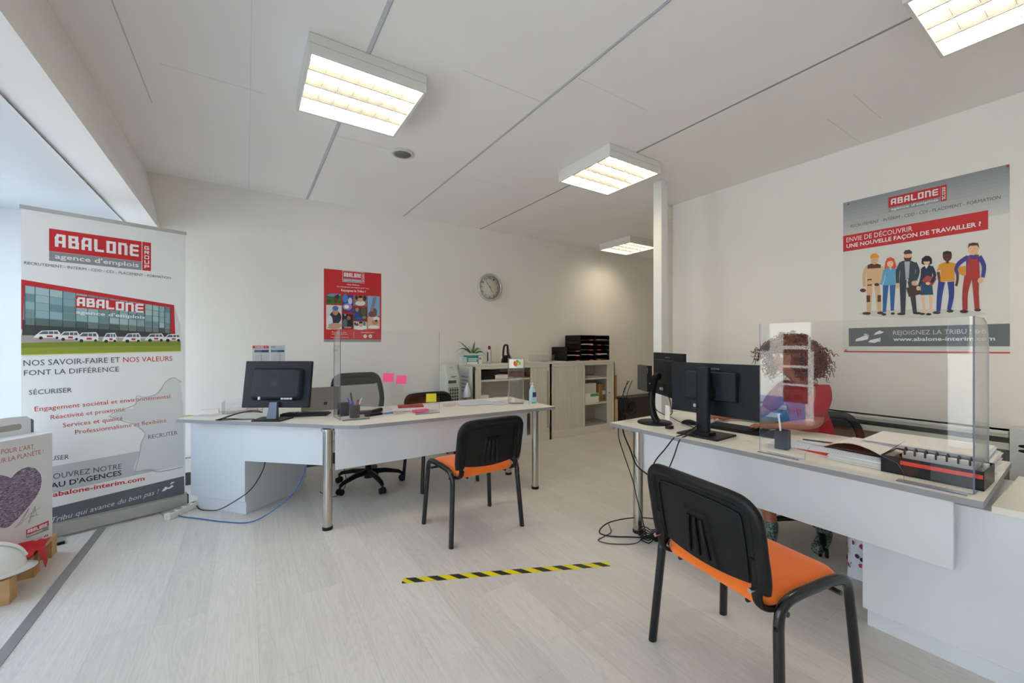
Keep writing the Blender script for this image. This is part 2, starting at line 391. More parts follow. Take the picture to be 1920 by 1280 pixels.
# ------------------------------------------------------------------ desks
def desk_left():
    t = thing('desk', 'white boomerang desk with grey edge, at the left under the red poster', 'desk', (.9, 3.4, 0))
    O = Vector((-.9, -3.4, 0)); T = Matrix.Translation(O)
    z0, z1 = .705, .73
    A = Vector((-.446, 3.965)); d = Vector((.735, -.68)).normalized(); n = Vector((-d.y, d.x))
    B1 = Vector((.40, 3.18)); C1 = Vector((.66, 2.965))
    arc = [tuple((1-q)**2*B1+2*q*(1-q)*Vector((.51,3.075-.02))+q*q*C1) for q in [i/8 for i in range(9)]]
    Bk = A+n*.80
    P = [tuple(A)]+arc+[(2.345, 2.885), (2.375, 3.70), (.99, 3.75), tuple(Bk)]
    m = MB(T); m.prism(P, z0, z1, TOP, EDGE); m.build('desktop', t, .0015)
    for p, rr in (((.477,3.105),.032), ((2.175,2.96),.030), ((2.19,3.43),.030)):
        m = MB(T); m.cyl((p[0],p[1],.02), (p[0],p[1],z0), rr, STEEL, 28); 
        m.cyl((p[0],p[1],0), (p[0],p[1],.022), rr+.003, BLACK, 28); m.cyl((p[0],p[1],z0-.012),(p[0],p[1],z0), rr+.012, STEEL, 28)
        m.build('leg', t)
    # modesty panels
    q0 = A+d*.52+n*.07; q1 = A+d*1.20+n*.07
    m = MB(T); m.prism([tuple(q0), tuple(q1), tuple(q1+n*.018), tuple(q0+n*.018)], .42, z0, WHITE); m.build('modesty_panel', t)
    m = MB(T); m.box(.52, 2.15, 3.05, 3.068, .42, z0, WHITE); m.build('modesty_panel', t)
    # pedestal
    F0 = Vector((-.372, 4.115)); F1 = Vector((-.01, 3.70)); e = (F1-F0).normalized(); g = Vector((-e.y, e.x))
    w_ = (F1-F0).length
    M = T@Matrix.Translation((F0.x, F0.y, 0))@Matrix.Rotation(math.atan2(e.y, e.x), 4, 'Z')
    m = MB(M); m.box(0, w_, 0, .62, .095, z0, WHITE); m.build('pedestal', t, .002)
    m = MB(M); m.box(.06, w_-.002, .012, .60, 0, .095, WHITE); m.build('plinth', t, .001)
    return t
desk_left()
def desk_right():
    t = thing('desk', 'straight white desk with grey edge, at right in front of the seated person', 'desk', (2.6, 1.2, 0))
    T = Matrix.Translation((-2.6, -1.2, 0)); z0, z1 = .705, .73
    m = MB(T); m.prism([(2.225,.305),(3.09,.335),(3.06,2.12),(2.195,2.085)], z0, z1, TOP, EDGE); m.build('desktop', t, .0015)
    for p in ((2.265, 1.885), (2.98, 1.95)):
        m = MB(T); m.cyl((*p,.02), (*p,z0), .033, STEEL, 28); m.cyl((*p,0),(*p,.022), .036, BLACK, 28); m.cyl((*p,z0-.012),(*p,z0), .045, STEEL, 28)
        m.build('leg', t)
    m = MB(T); m.box(2.285, 2.31, .39, 1.86, .425, z0, WHITE); m.build('modesty_panel', t, .001)
    return t
desk_right()
t = thing('side_cabinet', 'white low cabinet under the near end of the right desk', 'cabinet', (2.38, -.3, 0))
m = MB(); m.box(0, .62, -.9, 1.0-.005, .085, .66, WHITE); m.build('body', t, .002)
m = MB(); m.box(-.01, .63, -.9, .605, .66, .685, TOP); m.build('cabinet_top', t, .001)
m = MB(); m.box(.03, .6, -.9, .985, 0, .085, WHITE); m.build('plinth', t)

# ------------------------------------------------------------------ visitor chairs
def shell(m, w, z0, z1, yf, th, mt, r=.06, nx=20, nz=14, low=None):
    """bent plate in x (width) and z (height); yf(x,z) its front face"""
    F = []; B = []
    for k in range(nz+1):
        v = k/nz; z = z0+(z1-z0)*v; hw = w/2
        dz = min(z-z0, z1-z)
        if dz < r: hw = w/2-r+math.sqrt(max(r*r-(r-dz)**2, 0))
        fr, br = [], []
        for i in range(nx+1):
            x = -hw+2*hw*i/nx
            zz = z-(low(x)*(1-v) if low else 0)
            y = yf(x, zz); fr.append((x, y, zz)); br.append((x, y-th, zz))
        F.append(fr); B.append(br)
    m.loft(F, mt, False, False, closed=False); m.loft([r_[::-1] for r_ in B], mt, False, False, closed=False)
    rim = []
    seqf = [F[k][nx] for k in range(nz+1)]+[F[nz][i] for i in range(nx-1,-1,-1)]+[F[k][0] for k in range(nz-1,-1,-1)]+[F[0][i] for i in range(1,nx)]
    seqb = [B[k][nx] for k in range(nz+1)]+[B[nz][i] for i in range(nx-1,-1,-1)]+[B[k][0] for k in range(nz-1,-1,-1)]+[B[0][i] for i in range(1,nx)]
    m.loft([seqf, seqb], mt, False, False)
def cushion(m, x0, x1, y0, y1, z0, z1, r, mt, crown=.012, drop=0):
    rings = []; cx, cy = (x0+x1)/2, (y0+y1)/2
    def ring(ins, z, f=1):
        P = rrect(x0+ins, x1-ins, y0+ins, y1-ins, max(r-ins,.01), 6)
        return [(cx+(p[0]-cx)*f, cy+(p[1]-cy)*f, z) for p in P]
    h = z1-z0
    rings.append(ring(.02, z0)); rings.append(ring(.006, z0+.25*h)); rings.append(ring(0, z0+.5*h)); rings.append(ring(.006, z0+.78*h)); rings.append(ring(.022, z1))
    for f in (.8, .55, .3, .05): rings.append(ring(.022, z1+crown*(1-f*f), f))
    if drop:
        rings = [[(p[0], p[1], p[2]-drop*max(0,(abs(p[1]-cy)/(y1-cy))-.55)**2*4) for p in q] for q in rings]
    m.loft(rings, mt)
def visitor_chair(name, lab, loc, rz, seatm, group='four-legged visitor chairs'):
    t = thing(name, lab, 'chair', loc, rz, group)
    m = MB(); cushion(m, -.232, .232, -.205, .225, .425, .475, .07, seatm, .012, .012); m.build('seat', t)
    for s in (-1, 1):
        x0, x1 = .280*s, .256*s
        P = [(x0,.225,0),(x1,.205,.38),(x1-.0*s,.195,.43),(x1,.165,.462),(x1,.10,.474),(x1,0,.474),(x1,-.10,.470),(x1,-.150,.458),(x1,-.178,.43),(x1,-.185,.38),(x0,-.212,0)]
        m = MB(); Q = [Vector(P[0])]+catmull(P[1:-1], 4)+[Vector(P[-1])]
        m.tube(Q, .0195, BLACKG, 14, flat=.78, up=(1,0,0)); m.build('leg_frame', t)
    m = MB()
    for y in (.15, -.14): m.cyl((-.258,y,.418),(.258,y,.418), .009, BLACKG, 10)
    for x in (-.15,.15): m.cyl((x,-.19,.417),(x,.17,.417), .008, BLACKG, 8)
    m.cyl((.25,-.185,.40),(.26,-.205,.385),.008,BLACK,8)
    m.build('crossbars', t)
    yf = lambda x, z: -.210-.055*((z-.52)/.30)+ .26*x*x - .012
    m = MB(); shell(m, .485, .515, .790, yf, .014, BLACK, .05, low=lambda x: .030*(1-(x/.245)**2))
    # raised rim on three sides
    def rp(x, z): return (x, yf(x, z)-.010, z)
    w2 = .234
    path = [rp(-w2*.97,.495),rp(-w2,.54),rp(-w2,.63),rp(-w2,.71),rp(-w2+.008,.75),rp(-w2+.035,.778),rp(-w2+.08,.787),rp(-.06,.790),rp(.06,.790),rp(w2-.08,.787),rp(w2-.035,.778),rp(w2-.008,.75),rp(w2,.71),rp(w2,.63),rp(w2,.54),rp(w2*.97,.495)]
    m.tube(catmull(path, 5), .024, BLACK, 12, flat=.75, up=(0,1,0))
    # inner plate ring and ribbed plate
    pth = [(x, yf(x,z)-.0165, z) for x, z in ((-.185,.51),(-.188,.62),(-.185,.72),(-.17,.74),(-.11,.748),(0,.751),(.11,.748),(.17,.74),(.185,.72),(.188,.62),(.185,.51))]
    m.tube(catmull(pth, 3), .0035, BLACK, 6)
    for s0, s1, w0 in ((-.062,-.045,1),(.062,.045,1)):
        pass
    vs = []; 
    for (x, z) in ((-.078,.495),(.078,.495),(.054,.685),(-.054,.685)): vs.append((x, yf(x,z)-.014, z))
    for (x, z) in ((-.072,.499),(.072,.499),(.048,.678),(-.048,.678)): vs.append((x, yf(x,z)-.024, z))
    m.add(vs, [(4,7,6,5),(0,4,5,1),(1,5,6,2),(2,6,7,3),(3,7,4,0)], BLACK)
    for x in (-.033, 0, .033):
        m.tube([(x*1.3, yf(x,.515)-.024,.515),(x*1.25, yf(x,.53)-.028,.53),(x*.85, yf(x,.645)-.028,.645),(x*.8, yf(x,.66)-.024,.66)], .008, BLACK, 8)
    m.build('backrest', t)
    for s in (-1, 1):
        m = MB(); x = .212*s
        P = [(x, yf(x,.60)-.012,.60),(x, yf(x,.53)-.014,.53),(x,-.225,.47),(x,-.205,.435),(x,-.16,.418),(x,-.10,.414)]
        m.tube(catmull(P,5), .019, BLACK, 10, flat=.45, up=(0,1,0))
        m.cyl((x,-.228,.50),(x,-.262,.50),.008,STEEL,10); m.build('back_support', t)
    m = MB(); shell(m, .43, .54, .77, lambda x, z: yf(x,z)+.022, .024, seatm, .05); m.build('back_pad', t)
    return t
visitor_chair('visitor_chair', 'orange-seated black chair facing the left desk', (1.362, 2.605, 0), R(2), ORANGE)
visitor_chair('visitor_chair', 'large nearby orange-seated black chair at the right desk', (1.657, .853, 0), R(-99.5), ORANGE)
visitor_chair('visitor_chair', 'all-black chair behind the left desk, mostly hidden', (1.545, 3.63, 0), R(183), BLKFAB)

def office_chair(lab, loc, rz, dz=0):
    t = thing('office_chair', lab, 'office chair', loc, rz)
    m = MB()
    for k in range(5):
        a = R(72*k+20); c, s = math.cos(a), math.sin(a)
        m.tube([(c*.02,s*.02,.125),(c*.15,s*.15,.120),(c*.27,s*.27,.095),(c*.30,s*.30,.075)], .026, BLACK, 10, rr=[.032,.027,.021,.016], flat=.8)
    m.cyl((0,0,.07),(0,0,.15),.036,BLACK,20); sb = m.build('star_base', t)
    for k in range(5):
        a = R(72*k+20); c, s = math.cos(a), math.sin(a); m = MB()
        m.cyl((c*.3,s*.3,.05),(c*.3,s*.3,.085),.009,BLACK,8)
        for q in (-1,1):
            m.cyl((c*.3-s*.008*q,s*.3+c*.008*q,.027),(c*.3-s*.024*q,s*.3+c*.024*q,.027),.027,BLACK,16)
        m.build('caster', sb)
    m = MB(); m.cyl((0,0,.15),(0,0,.43),.026,BLACK,16); m.cyl((0,0,.40),(0,0,.45),.07,BLACK,16)
    m.cyl((.02,0,.42),(.26,.02,.40),.007,BLACK,8); m.sph((.27,.02,.398),(.028,.016,.014),BLACK,12,8); m.build('gas_column', t)
    m = MB(); cushion(m, -.25,.25,-.24,.25,.45,.52,.09,BLKFAB,.015,.02); m.build('seat', t)
    yf = lambda x, z: -.25-.06*((z-.6)/.4)+.22*x*x
    m = MB(); pts = [(-.20,.58),(-.235,.75-dz*.5),(-.215,.93-dz),(-.17,.985-dz),(-.1,.992-dz),(.1,.992-dz),(.17,.985-dz),(.215,.93-dz),(.235,.75-dz*.5),(.20,.58),(.1,.56),(-.1,.56),(-.20,.58)]
    m.tube(catmull([(x, yf(x,z), z) for x, z in pts], 4), .026, BLACK, 10, flat=.6, up=(0,1,0))
    shell(m, .40, .90-dz, .99-dz, lambda x,z: yf(x,z)+.008, .02, BLACK, .04)
    m.tube([(0,0,.43),(0,-.2,.43),(0,-.30,.50),(0,-.30,.62)], .025, BLACK, 10); m.build('back_frame', t)
    m = MB(); shell(m, .41, .58, .95-dz, lambda x,z: yf(x,z), .003, MESHM, .05); m.build('back_mesh', t)
    return t
def mesh_mat():
    m = bpy.data.materials.new('mesh_cloth'); m.use_nodes = True; nt = m.node_tree; nt.nodes.clear()
    o = nt.nodes.new('ShaderNodeOutputMaterial'); mx = nt.nodes.new('ShaderNodeMixShader'); mx.inputs[0].default_value = .22
    t = nt.nodes.new('ShaderNodeBsdfTransparent'); d = nt.nodes.new('ShaderNodeBsdfDiffuse'); d.inputs[0].default_value = (.01,.01,.012,1)
    nt.links.new(t.outputs[0], mx.inputs[1]); nt.links.new(d.outputs[0], mx.inputs[2]); nt.links.new(mx.outputs[0], o.inputs[0]); return m
MESHM = mesh_mat()
office_chair('black mesh-backed swivel chair behind the left desk', (.94, 3.87, 0), R(187))
office_chair('black swivel chair under the person at the right desk', (3.22, 1.17, 0), R(112), .2)

# ------------------------------------------------------------------ sneeze guards
def guard(lab, loc, rz, ret, side):
    """panel along local +x, front toward -y, width .76, height .67; ret: depth of the folded return at x=side end, toward +y"""
    t = thing('acrylic_screen', lab, 'protective screen', loc, rz, 'clear acrylic desk screens')
    W, H = .765, .675
    M0 = Matrix(((1,0,0,0),(0,0,-1,0),(0,1,0,0),(0,0,0,1)))    # prism z -> -y ; prism y -> z
    x0, x1 = (.23, .55)
    P = [(0,0),(x0-.02,0),(x0-.02,.03),(x0+.0,.065),(x0+.05,.085),(x1-.05,.085),(x1,.065),(x1+.02,.03),(x1+.02,0),(W,0),(W,H),(0,H)]
    m = MB(M0); m.prism(P, 0, .005, ACR, ACRE)
    m.build('screen_panel', t)
    s = 0 if side == 0 else W
    M1 = Matrix.Translation((s,0,0))@Matrix.Rotation(R(8 if side == 0 else 0),4,'Z')@Matrix(((0,0,1,0),(1,0,0,0),(0,1,0,0),(0,0,0,1)))   # x->y, y->z, z->x
    Q = [(0.002,0.002),(ret,0.002),(ret,H-.12),(ret-.012,H-.06),(ret-.045,H-.018),(ret-.1,H-.002),(.002,H-.001)] if ret > .12 else [(0.002,0.002),(ret,0.002),(ret,H),(.002,H)]
    m = MB(M1); m.prism(Q, -.0025, .0025, ACR, ACRE); m.build('side_wing', t)
    for a, b in ((.01,.20),(.555,.755)):
        m = MB(); m.box(a, b, -.045, -.0051, .0, .005, ACR)
        m.box(a, b, -.047, -.045, 0, .005, ACRE); m.build('foot', t)
    return t
guard('clear acrylic screen on the left desk carrying sticky notes', (.585, 3.235, .7301), R(-3.5), .18, 0)
guard('clear acrylic screen on the right desk in front of the person', (2.303, 1.105, .7301), R(-90), .27, 1)


# ------------------------------------------------------------------ printed sheets
class Sheet:
    """flat print on a real plane: points are measured on the photo and land on the sheet's plane"""
    def __init__(s, p, u, zoom=(0,0,1), swap=None):
        s.p = Vector(p); s.u = Vector(u).normalized(); s.v = Vector((0,0,1)); s.n = s.u.cross(s.v)
        s.M = Matrix((( s.u.x, s.v.x, s.n.x, 0),(s.u.y, s.v.y, s.n.y, 0),(s.u.z, s.v.z, s.n.z, 0),(0,0,0,1)))
        s.m = MB(s.M); s.z = zoom
    def uv(s, x, y):
        px, py = s.z[0]+x/s.z[2], s.z[1]+y/s.z[2]
        q = atplane(px, py, s.p, s.n)-s.p
        return Vector((q.dot(s.u), q.dot(s.v)))
    def poly(s, pts, m, l=1):
        P = [s.uv(*p) for p in pts]; s.add_uv(P, m, l)
    def add_uv(s, P, m, l):
        a = sum(P[i][0]*P[(i+1)%len(P)][1]-P[(i+1)%len(P)][0]*P[i][1] for i in range(len(P)))
        if a < 0: P = P[::-1]
        s.k = (getattr(s, 'k', 0)+1) % 28
        s.m.face([(p[0], p[1], l*.00035+s.k*.00001) for p in P], m)
    def rect(s, a, b, m, l=1):
        A = s.uv(*a); B = s.uv(*b); s.add_uv([(A[0],B[1]),(B[0],B[1]),(B[0],A[1]),(A[0],A[1])], m, l)
    def ell(s, x, y, rx, ry, m, l=1, n=18):
        s.poly([(x+rx*math.cos(2*math.pi*k/n), y+ry*math.sin(2*math.pi*k/n)) for k in range(n)], m, l)
    def band(s, pts, w, m, l=1):
        if not hasattr(w, '__len__'): w = [w]*len(pts)
        Q = catmull([(p[0],p[1],0) for p in pts], 3) if len(pts) > 2 else [Vector((*p,0)) for p in pts]
        n = len(Q); L_, R_ = [], []
        for i, q in enumerate(Q):
            t = (Q[min(i+1,n-1)]-Q[max(i-1,0)]); t.normalize(); b = Vector((-t.y, t.x, 0))
            f = i/(n-1)*(len(w)-1); k = min(int(f), len(w)-2); ww = w[k]+(w[k+1]-w[k])*(f-k)
            L_.append(s.uv(*(q+b*ww/2).xy)); R_.append(s.uv(*(q-b*ww/2).xy))
        for i in range(n-1): s.add_uv([L_[i], L_[i+1], R_[i+1], R_[i]], m, l)
    def text(s, t, a, b, h, m, l=3, bold=0, shear=0):
        A = s.uv(*a); B = s.uv(*b); H = (s.uv(a[0], a[1]-h)-A)[1]
        an = math.atan2(B[1]-A[1], B[0]-A[0])
        old = s.m.M; s.m.M = s.M@Matrix.Translation((A[0], A[1], 0))@Matrix.Rotation(an, 4, 'Z')
        s.m.text(t, 0, (B-A).length, 0, H, m, l*.00035, bold, shear); s.m.M = old
    def logo(s, x0, x1, y0, y1, l=2, sub="agence d'emplois", groupbox=True, redm=None, subm=None, frame=False):
        """corner points in sheet coordinates (metres)"""
        redm = redm or RED; subm = subm or PGREY
        w = x1-x0; h = y1-y0; xs = x0+w*(.905 if groupbox else 1)
        ys = y0+h*.30
        R4 = lambda a,b,c,d,mm,ll: s.add_uv([(a,c),(b,c),(b,d),(a,d)], mm, ll)
        if frame: R4(x0-w*.012, x1+w*.012, y0-h*.03, y1+h*.03, PWHITE, l-1)
        R4(x0, xs-w*.008, ys, y1, redm, l); R4(x0, xs-w*.008, y0, ys-h*.006, subm, l)
        if groupbox:
            R4(xs, x1, y0-h*.0, y1, redm, l)
            for i, c in enumerate('GROUP'):
                yy = y1-h*(.26+.165*i); s.glyph(c, xs+w*.022, yy, w*.052, h*.125, h*.026, PWHITE, l+1)
        X0 = x0+w*.05; W = (xs-x0)*.90; gh = h*.40; gy = ys+h*.16; n = 7; gap = W*.03; gw = (W-gap*6)/7
        for i, c in enumerate('ABALONE'): s.glyph(c, X0+i*(gw+gap), gy, gw, gh, gh*.19, PWHITE, l+1)
        if sub: s.m.text(sub, X0, X0+W, y0+h*.09, h*.16, PWHITE, (l+1)*.00035, .012)
    GL = {'A': [[(0,0),(0,.75),(.2,1),(1,1),(1,0)],[(0,.36),(1,.36)]], 'B': [[(0,0),(0,1),(.92,1),(.92,.55),(0,.5)],[(.92,.5),(1,.45),(1,0),(0,0)]],
          'L': [[(0,1),(0,.15),(.1,0),(1,0)]], 'O': [[(0,0),(0,1),(1,1),(1,0),(0,0)]], 'N': [[(0,0),(0,1),(.85,1),(1,.8),(1,0)]],
          'E': [[(1,1),(.1,1),(0,.85),(0,.15),(.1,0),(1,0)],[(0,.5),(.95,.5)]], 'G': [[(1,1),(0,1),(0,0),(1,0),(1,.5),(.5,.5)]],
          'R': [[(0,0),(0,1),(1,1),(1,.5),(0,.5)],[(.5,.5),(1,0)]], 'U': [[(0,1),(0,0),(1,0),(1,1)]], 'P': [[(0,0),(0,1),(1,1),(1,.45),(0,.45)]]}
    def glyph(s, c, x, y, w, h, th, m, l):
        for st in s.GL[c]:
            for a, b in zip(st, st[1:]):
                A = Vector((x+th/2+a[0]*(w-th), y+th/2+a[1]*(h-th))); B = Vector((x+th/2+b[0]*(w-th), y+th/2+b[1]*(h-th)))
                d = B-A
                if d.length < 1e-6: continue
                d.normalize(); n = Vector((-d.y, d.x))*th/2; e = d*th/2*.98
                s.add_uv([A-e-n, B+e-n, B+e+n, A-e+n], m, l)

# ---- roll-up banner
bp, bu = Vector((-.41, 4.17, 0)), Vector((.957, .29, 0)).normalized()
S = Sheet(bp, bu)
t = thing('roll_up_banner', 'tall white roll-up banner with building photo and red logo, left of the left desk', 'banner', bp)
IM = Matrix.Translation(-bp)
ul, ur, vt = -.815, -.012, 2.175
UL0 = S.uv(30,760)[0]
def bquad(a, b, c, d, mm, l): S.add_uv([a, b, c, d], mm, l)
S.m.M = S.M
S.m.box(-.842, .0, .095, vt, -.0012, 0, PWHITE)
zf = (0, 360, 3.2); S.z = zf
A = S.uv(295, 385); B = S.uv(910, 400)
S.z = (0,0,1)
TL, BR = S.uv(92, 427), S.uv(284, 508)
TR = S.uv(283, 456); BL = S.uv(94, 489)
S.logo(TL[0], TR[0], (BL[1]+BR[1])/2, (TL[1]+TR[1])/2, 2)
S.text('RECRUTEMENT - INTÉRIM - CDD - CDI - PLACEMENT - FORMATION', (45,495), (320,523), 5.6, PBLACK)
S.z = (20, 500, 5.647)
# photo of the red framed glass building
S.poly([(45,130),(1730,405),(1798,620),(1798,890),(60,932)], flat('d3d6da'), 1)
S.poly([(75,130),(1730,405),(1742,712),(60,662),(45,390)], flat('c4262c'), 2)
S.poly([(150,195),(1690,432),(1690,720),(120,720)], flat('7f999c'), 3)
S.poly([(128,560),(700,600),(1690,690),(1690,740),(120,740)], flat('3f4241'), 4)
gl = ['8fb0b2','9db9bb','6f8c92','a7bcbd','86a4ab','78908f']
random.seed(4)
xs = [150,258,410,552,690,815,932,1045,1150,1245,1335,1420,1500,1570,1630,1690]
def edge(x, f):   # top to ground line of the glass facade
    yt = 195+(x-150)*(432-195)/1540; yb = 585+(x-150)*.06+30; return yt+(yb-yt)*f
for i in range(len(xs)-1):
    for j in range(5):
        a, b = xs[i]+4, xs[i+1]-4
        S.poly([(a,edge(a,j/5)+4),(b,edge(b,j/5)+4),(b,edge(b,(j+1)/5)-4),(a,edge(a,(j+1)/5)-4)], flat(random.choice(gl) if j < 4 else random.choice(['5d6c6b','6e7d77','4f5a58'])), 5)
for i in xs: S.poly([(i-3,edge(i,0)),(i+3,edge(i,0)),(i+2,edge(i,1.12)),(i-4,edge(i,1.12))], flat('2f3d40'), 6)
S.poly([(690,300),(1420,398),(1418,485),(685,432)], RED, 7)
a = S.uv(695,425); b = S.uv(1415,478); c = S.uv(695,320); d = S.uv(1415,408)
n7 = 7
for i, ch in enumerate('ABALONE'):
    x = 700+i*103; p0 = S.uv(x, 414+i*11.5); p1 = S.uv(x+88, 320+i*11.5+6)
    S.glyph(ch, p0[0], p0[1], p1[0]-p0[0], p1[1]-p0[1], (p1[1]-p0[1])*.21, PWHITE, 8)
S.text("agence d'emplois", (690,495), (1420,552), 38, PWHITE, 8, .015)
S.poly([(60,722),(1798,770),(1798,800),(60,800)], flat('a79d92'), 7)
S.poly([(60,805),(450,800),(930,790),(1798,790),(1798,890),(60,932)], flat('7d8a2b'), 8)
S.poly([(60,860),(900,840),(1798,830),(1798,890),(60,932)], flat('8f9a35'), 9)
S.poly([(60,930),(1798,889),(1798,894),(60,937)], YELLOW, 9)
for k, (x, y, w_, h_) in enumerate(((240,672,285,95),(490,682,235,100),(678,692,250,105),(968,698,152,105),(1180,702,195,98),(1418,705,200,85),(1610,712,188,78))):
    S.poly([(x,y+h_*.85),(x+w_*.08,y+h_*.55),(x+w_*.3,y+h_*.05),(x+w_*.9,y),(x+w_,y+h_*.3),(x+w_,y+h_*.85)], flat('e7e8ea'), 10)
    S.poly([(x+w_*.2,y+h_*.42),(x+w_*.34,y+h_*.12),(x+w_*.9,y+h_*.12),(x+w_*.93,y+h_*.42)], flat('5a6470'), 11)
    for q in (.55,.74): S.poly([(x+w_*q,y+h_*.1),(x+w_*q+7,y+h_*.1),(x+w_*q+7,y+h_*.45),(x+w_*q,y+h_*.45)], flat('e7e8ea'), 12)
    S.ell(x+w_*.28, y+h_*.86, 20, 17, flat('26282b'), 11); S.ell(x+w_*.88, y+h_*.84, 15, 14, flat('26282b'), 11)
    S.poly([(x+w_*.5,y+h_*.56),(x+w_*.72,y+h_*.56),(x+w_*.72,y+h_*.76),(x+w_*.5,y+h_*.76)], flat('c4262c'), 12)
S.z = (0,0,1)
S.text('NOS SAVOIR-FAIRE ET', (44,686), (225,679), 11.5, PBLACK); S.text('NOS VALEURS', (231,679), (323,676), 10, RED)
S.text('FONT LA DIFFÉRENCE', (45,704), (223,696), 10.5, PBLACK)
S.text('SÉCURISER', (54,740), (135,735), 9.5, PBLACK)
S.text('Engagement sociétal et environnemental', (65,771), (319,746), 9, RED)
S.text('Réactivité et proximité', (95,786), (234,770), 8.5, RED)
S.text('Services et qualité', (118,801), (230,787), 8.5, RED)
S.text('Professionnalisme et flexibilité', (141,814), (312,791), 8.5, RED)
S.text('RECRUTER', (278,823), (333,814), 8, PBLACK)
S.text('FIDÉLISER', (62,866), (129,860), 9, PBLACK)
S.poly([(-30,895),(343,831),(345,871),(-30,950)], LGREY, 1)
S.poly([(253,884),(250,875),(262,850),(262,832),(272,812),(255,800),(245,790),(205,780),(230,768),(250,765),(255,745),(262,745),(290,740),(310,715),(320,709),(338,714),(343,760),(345,872),(300,880),(280,878)], flat('d6d7d7'), 2)
S.band([(253,884),(262,850),(265,830),(272,812),(250,795),(205,780),(235,766),(255,757),(256,742),(275,745),(298,735),(310,716),(325,708),(340,716)], 1.4, flat('a9abac'), 3)
S.band([(253,884),(280,881),(300,884),(343,875)], 1.6, flat('a9abac'), 3)
S.text('DÉCOUVREZ NOTRE', (62,904), (228,878), 11, PBLACK)
S.text("RÉSEAU D'AGENCES", (52,924), (228,890), 10.5, flat('2e3033'), 3, .02)
S.text('www.abalone-interim.com', (40,942), (271,900), 9.5, RED, 3, .02)
S.poly([(-30,980),(345,892),(346,928),(-30,1026)], DGREY, 2)
S.text('La Tribu qui avance du bon pas !', (70,987), (299,924), 10, flat('d9dcdc'), 3, 0, .35)
S.poly([(303,921),(310,912),(317,914),(308,920)], PWHITE, 3); S.poly([(314,916),(322,909),(326,911),(318,916)], PWHITE, 3); S.poly([(318,908),(322,903),(328,903),(322,907)], PWHITE, 3)
for i in range(len(S.m.v)): S.m.v[i] = S.m.v[i]
def shift(mb, off): mb.v = [v+Vector(off) for v in mb.v]
shift(S.m, (0,0,0))
# sheet prints were made relative to the plane point: move prints out of range back inside the sheet
def clip(mb, Mx, x0, x1, y0, y1):
    I = Mx.inverted(); nv = []
    for v in mb.v:
        q = I@v; q.x = min(max(q.x, x0), x1); q.y = min(max(q.y, y0), y1); nv.append(Mx@q)
    mb.v = nv
clip(S.m, S.M, -.842, 0, .09, vt)
S.m.build('banner_sheet', t)
m = MB(S.M); m.box(-.855, .008, .015, .095, -.045, .045, ALU); m.prism([(-.855,.095),(.008,.095),(.008,.1),(-.855,.1)], -.02, .02, ALU); m.box(-.857,-.850,.012,.1,-.047,.047,BLACK); m.box(.004,.012,.012,.1,-.047,.047,BLACK)
m.build('cassette', t, .004)
for x in (-.70, -.12):
    m = MB(S.M); m.box(x-.04, x+.04, 0, .014, .0, .17, ALU); m.box(x-.041, x+.041, 0, .016, .165, .18, BLACK); m.build('foot', t)
m = MB(S.M); m.box(-.85, .006, vt-.005, vt+.02, -.006, .008, ALU); m.build('top_rail', t, .002)
m = MB(S.M); m.cyl((-.42, .05, -.02), (-.42, vt, -.012), .008, ALU, 10); m.build('pole', t)

# ---- large poster on the right wall
S = Sheet((3.9285, 0, 0), (0, -1, 0))
a = S.uv(1581, 380); b = S.uv(1893, 308); c = S.uv(1894, 661)
x0, x1, y1, y0 = a[0], b[0], (a[1]+b[1])/2, c[1]
W, H = x1-x0, y1-y0
S.m.box(x0, x1, y0, y1, -.001, 0, flat('dcdbd4')); 
for k in range(12):
    f = k/12; g = .55+.25*f
    cc = '%02x%02x%02x' % tuple(int(x*(1-f)+y*f) for x, y in zip((140,144,148),(208,208,204)))
    S.add_uv([(x0,y1-H*.26*(f+1/12)),(x1,y1-H*.26*(f+1/12)),(x1,y1-H*.26*f),(x0,y1-H*.26*f)], flat(cc), 1)
S.z = (1560, 300, 3.3694)
p = S.uv(356, 332); q = S.uv(725, 150); r = S.uv(686, 272)
S.logo(p[0], q[0], p[1]+.002, q[1]-.004, 3)
S.text('RECRUTEMENT - INTÉRIM - CDD - CDI - PLACEMENT - FORMATION', (118,428), (1066,244), 19, PBLACK, 3)
A = S.uv(70,480); B = S.uv(987,316); C = S.uv(70,580); D = S.uv(987,437)
S.add_uv([(x0,C[1]),(D[0],D[1]),(B[0],B[1]),(x0,A[1])], RED, 2)
S.text('ENVIE DE DÉCOUVRIR', (92,520), (508,447), 30, PWHITE, 4)
S.text('UNE NOUVELLE FAÇON DE TRAVAILLER ?', (92,556), (942,415), 24, PWHITE, 4, .02)
S.poly([(105,1062),(1124,1032),(1124,1176),(107,1176)], DGREY, 2)
S.text('REJOIGNEZ LA TRIBU !', (386,1104), (880,1096), 28, flat('d0d3d3'), 3)
S.text('www.abalone-interim.com', (386,1142), (1030,1139), 24, PWHITE, 3, .02)
S.ell(918,1083,17,14,PWHITE,3); S.ell(961,1082,17,14,PWHITE,3); S.text('f',(912,1091),(924,1091),16,DGREY,4,.02); S.poly([(952,1086),(958,1078),(964,1081),(971,1076),(966,1089),(957,1090)], DGREY, 4)
S.poly([(148,1145),(152,1130),(190,1115),(215,1104),(232,1118),(225,1132),(190,1140)], PWHITE, 3)
S.poly([(265,1104),(275,1090),(300,1076),(328,1086),(310,1096)], PWHITE, 3)
S.poly([(229,1150),(240,1138),(270,1130),(300,1125),(298,1142),(270,1155)], PWHITE, 3)
for (x, y) in ((205,1100),(214,1099),(222,1103),(230,1109),(302,1124),(304,1131),(303,1138),(300,1145)): S.ell(x, y, 4, 4, PWHITE, 3, 8)
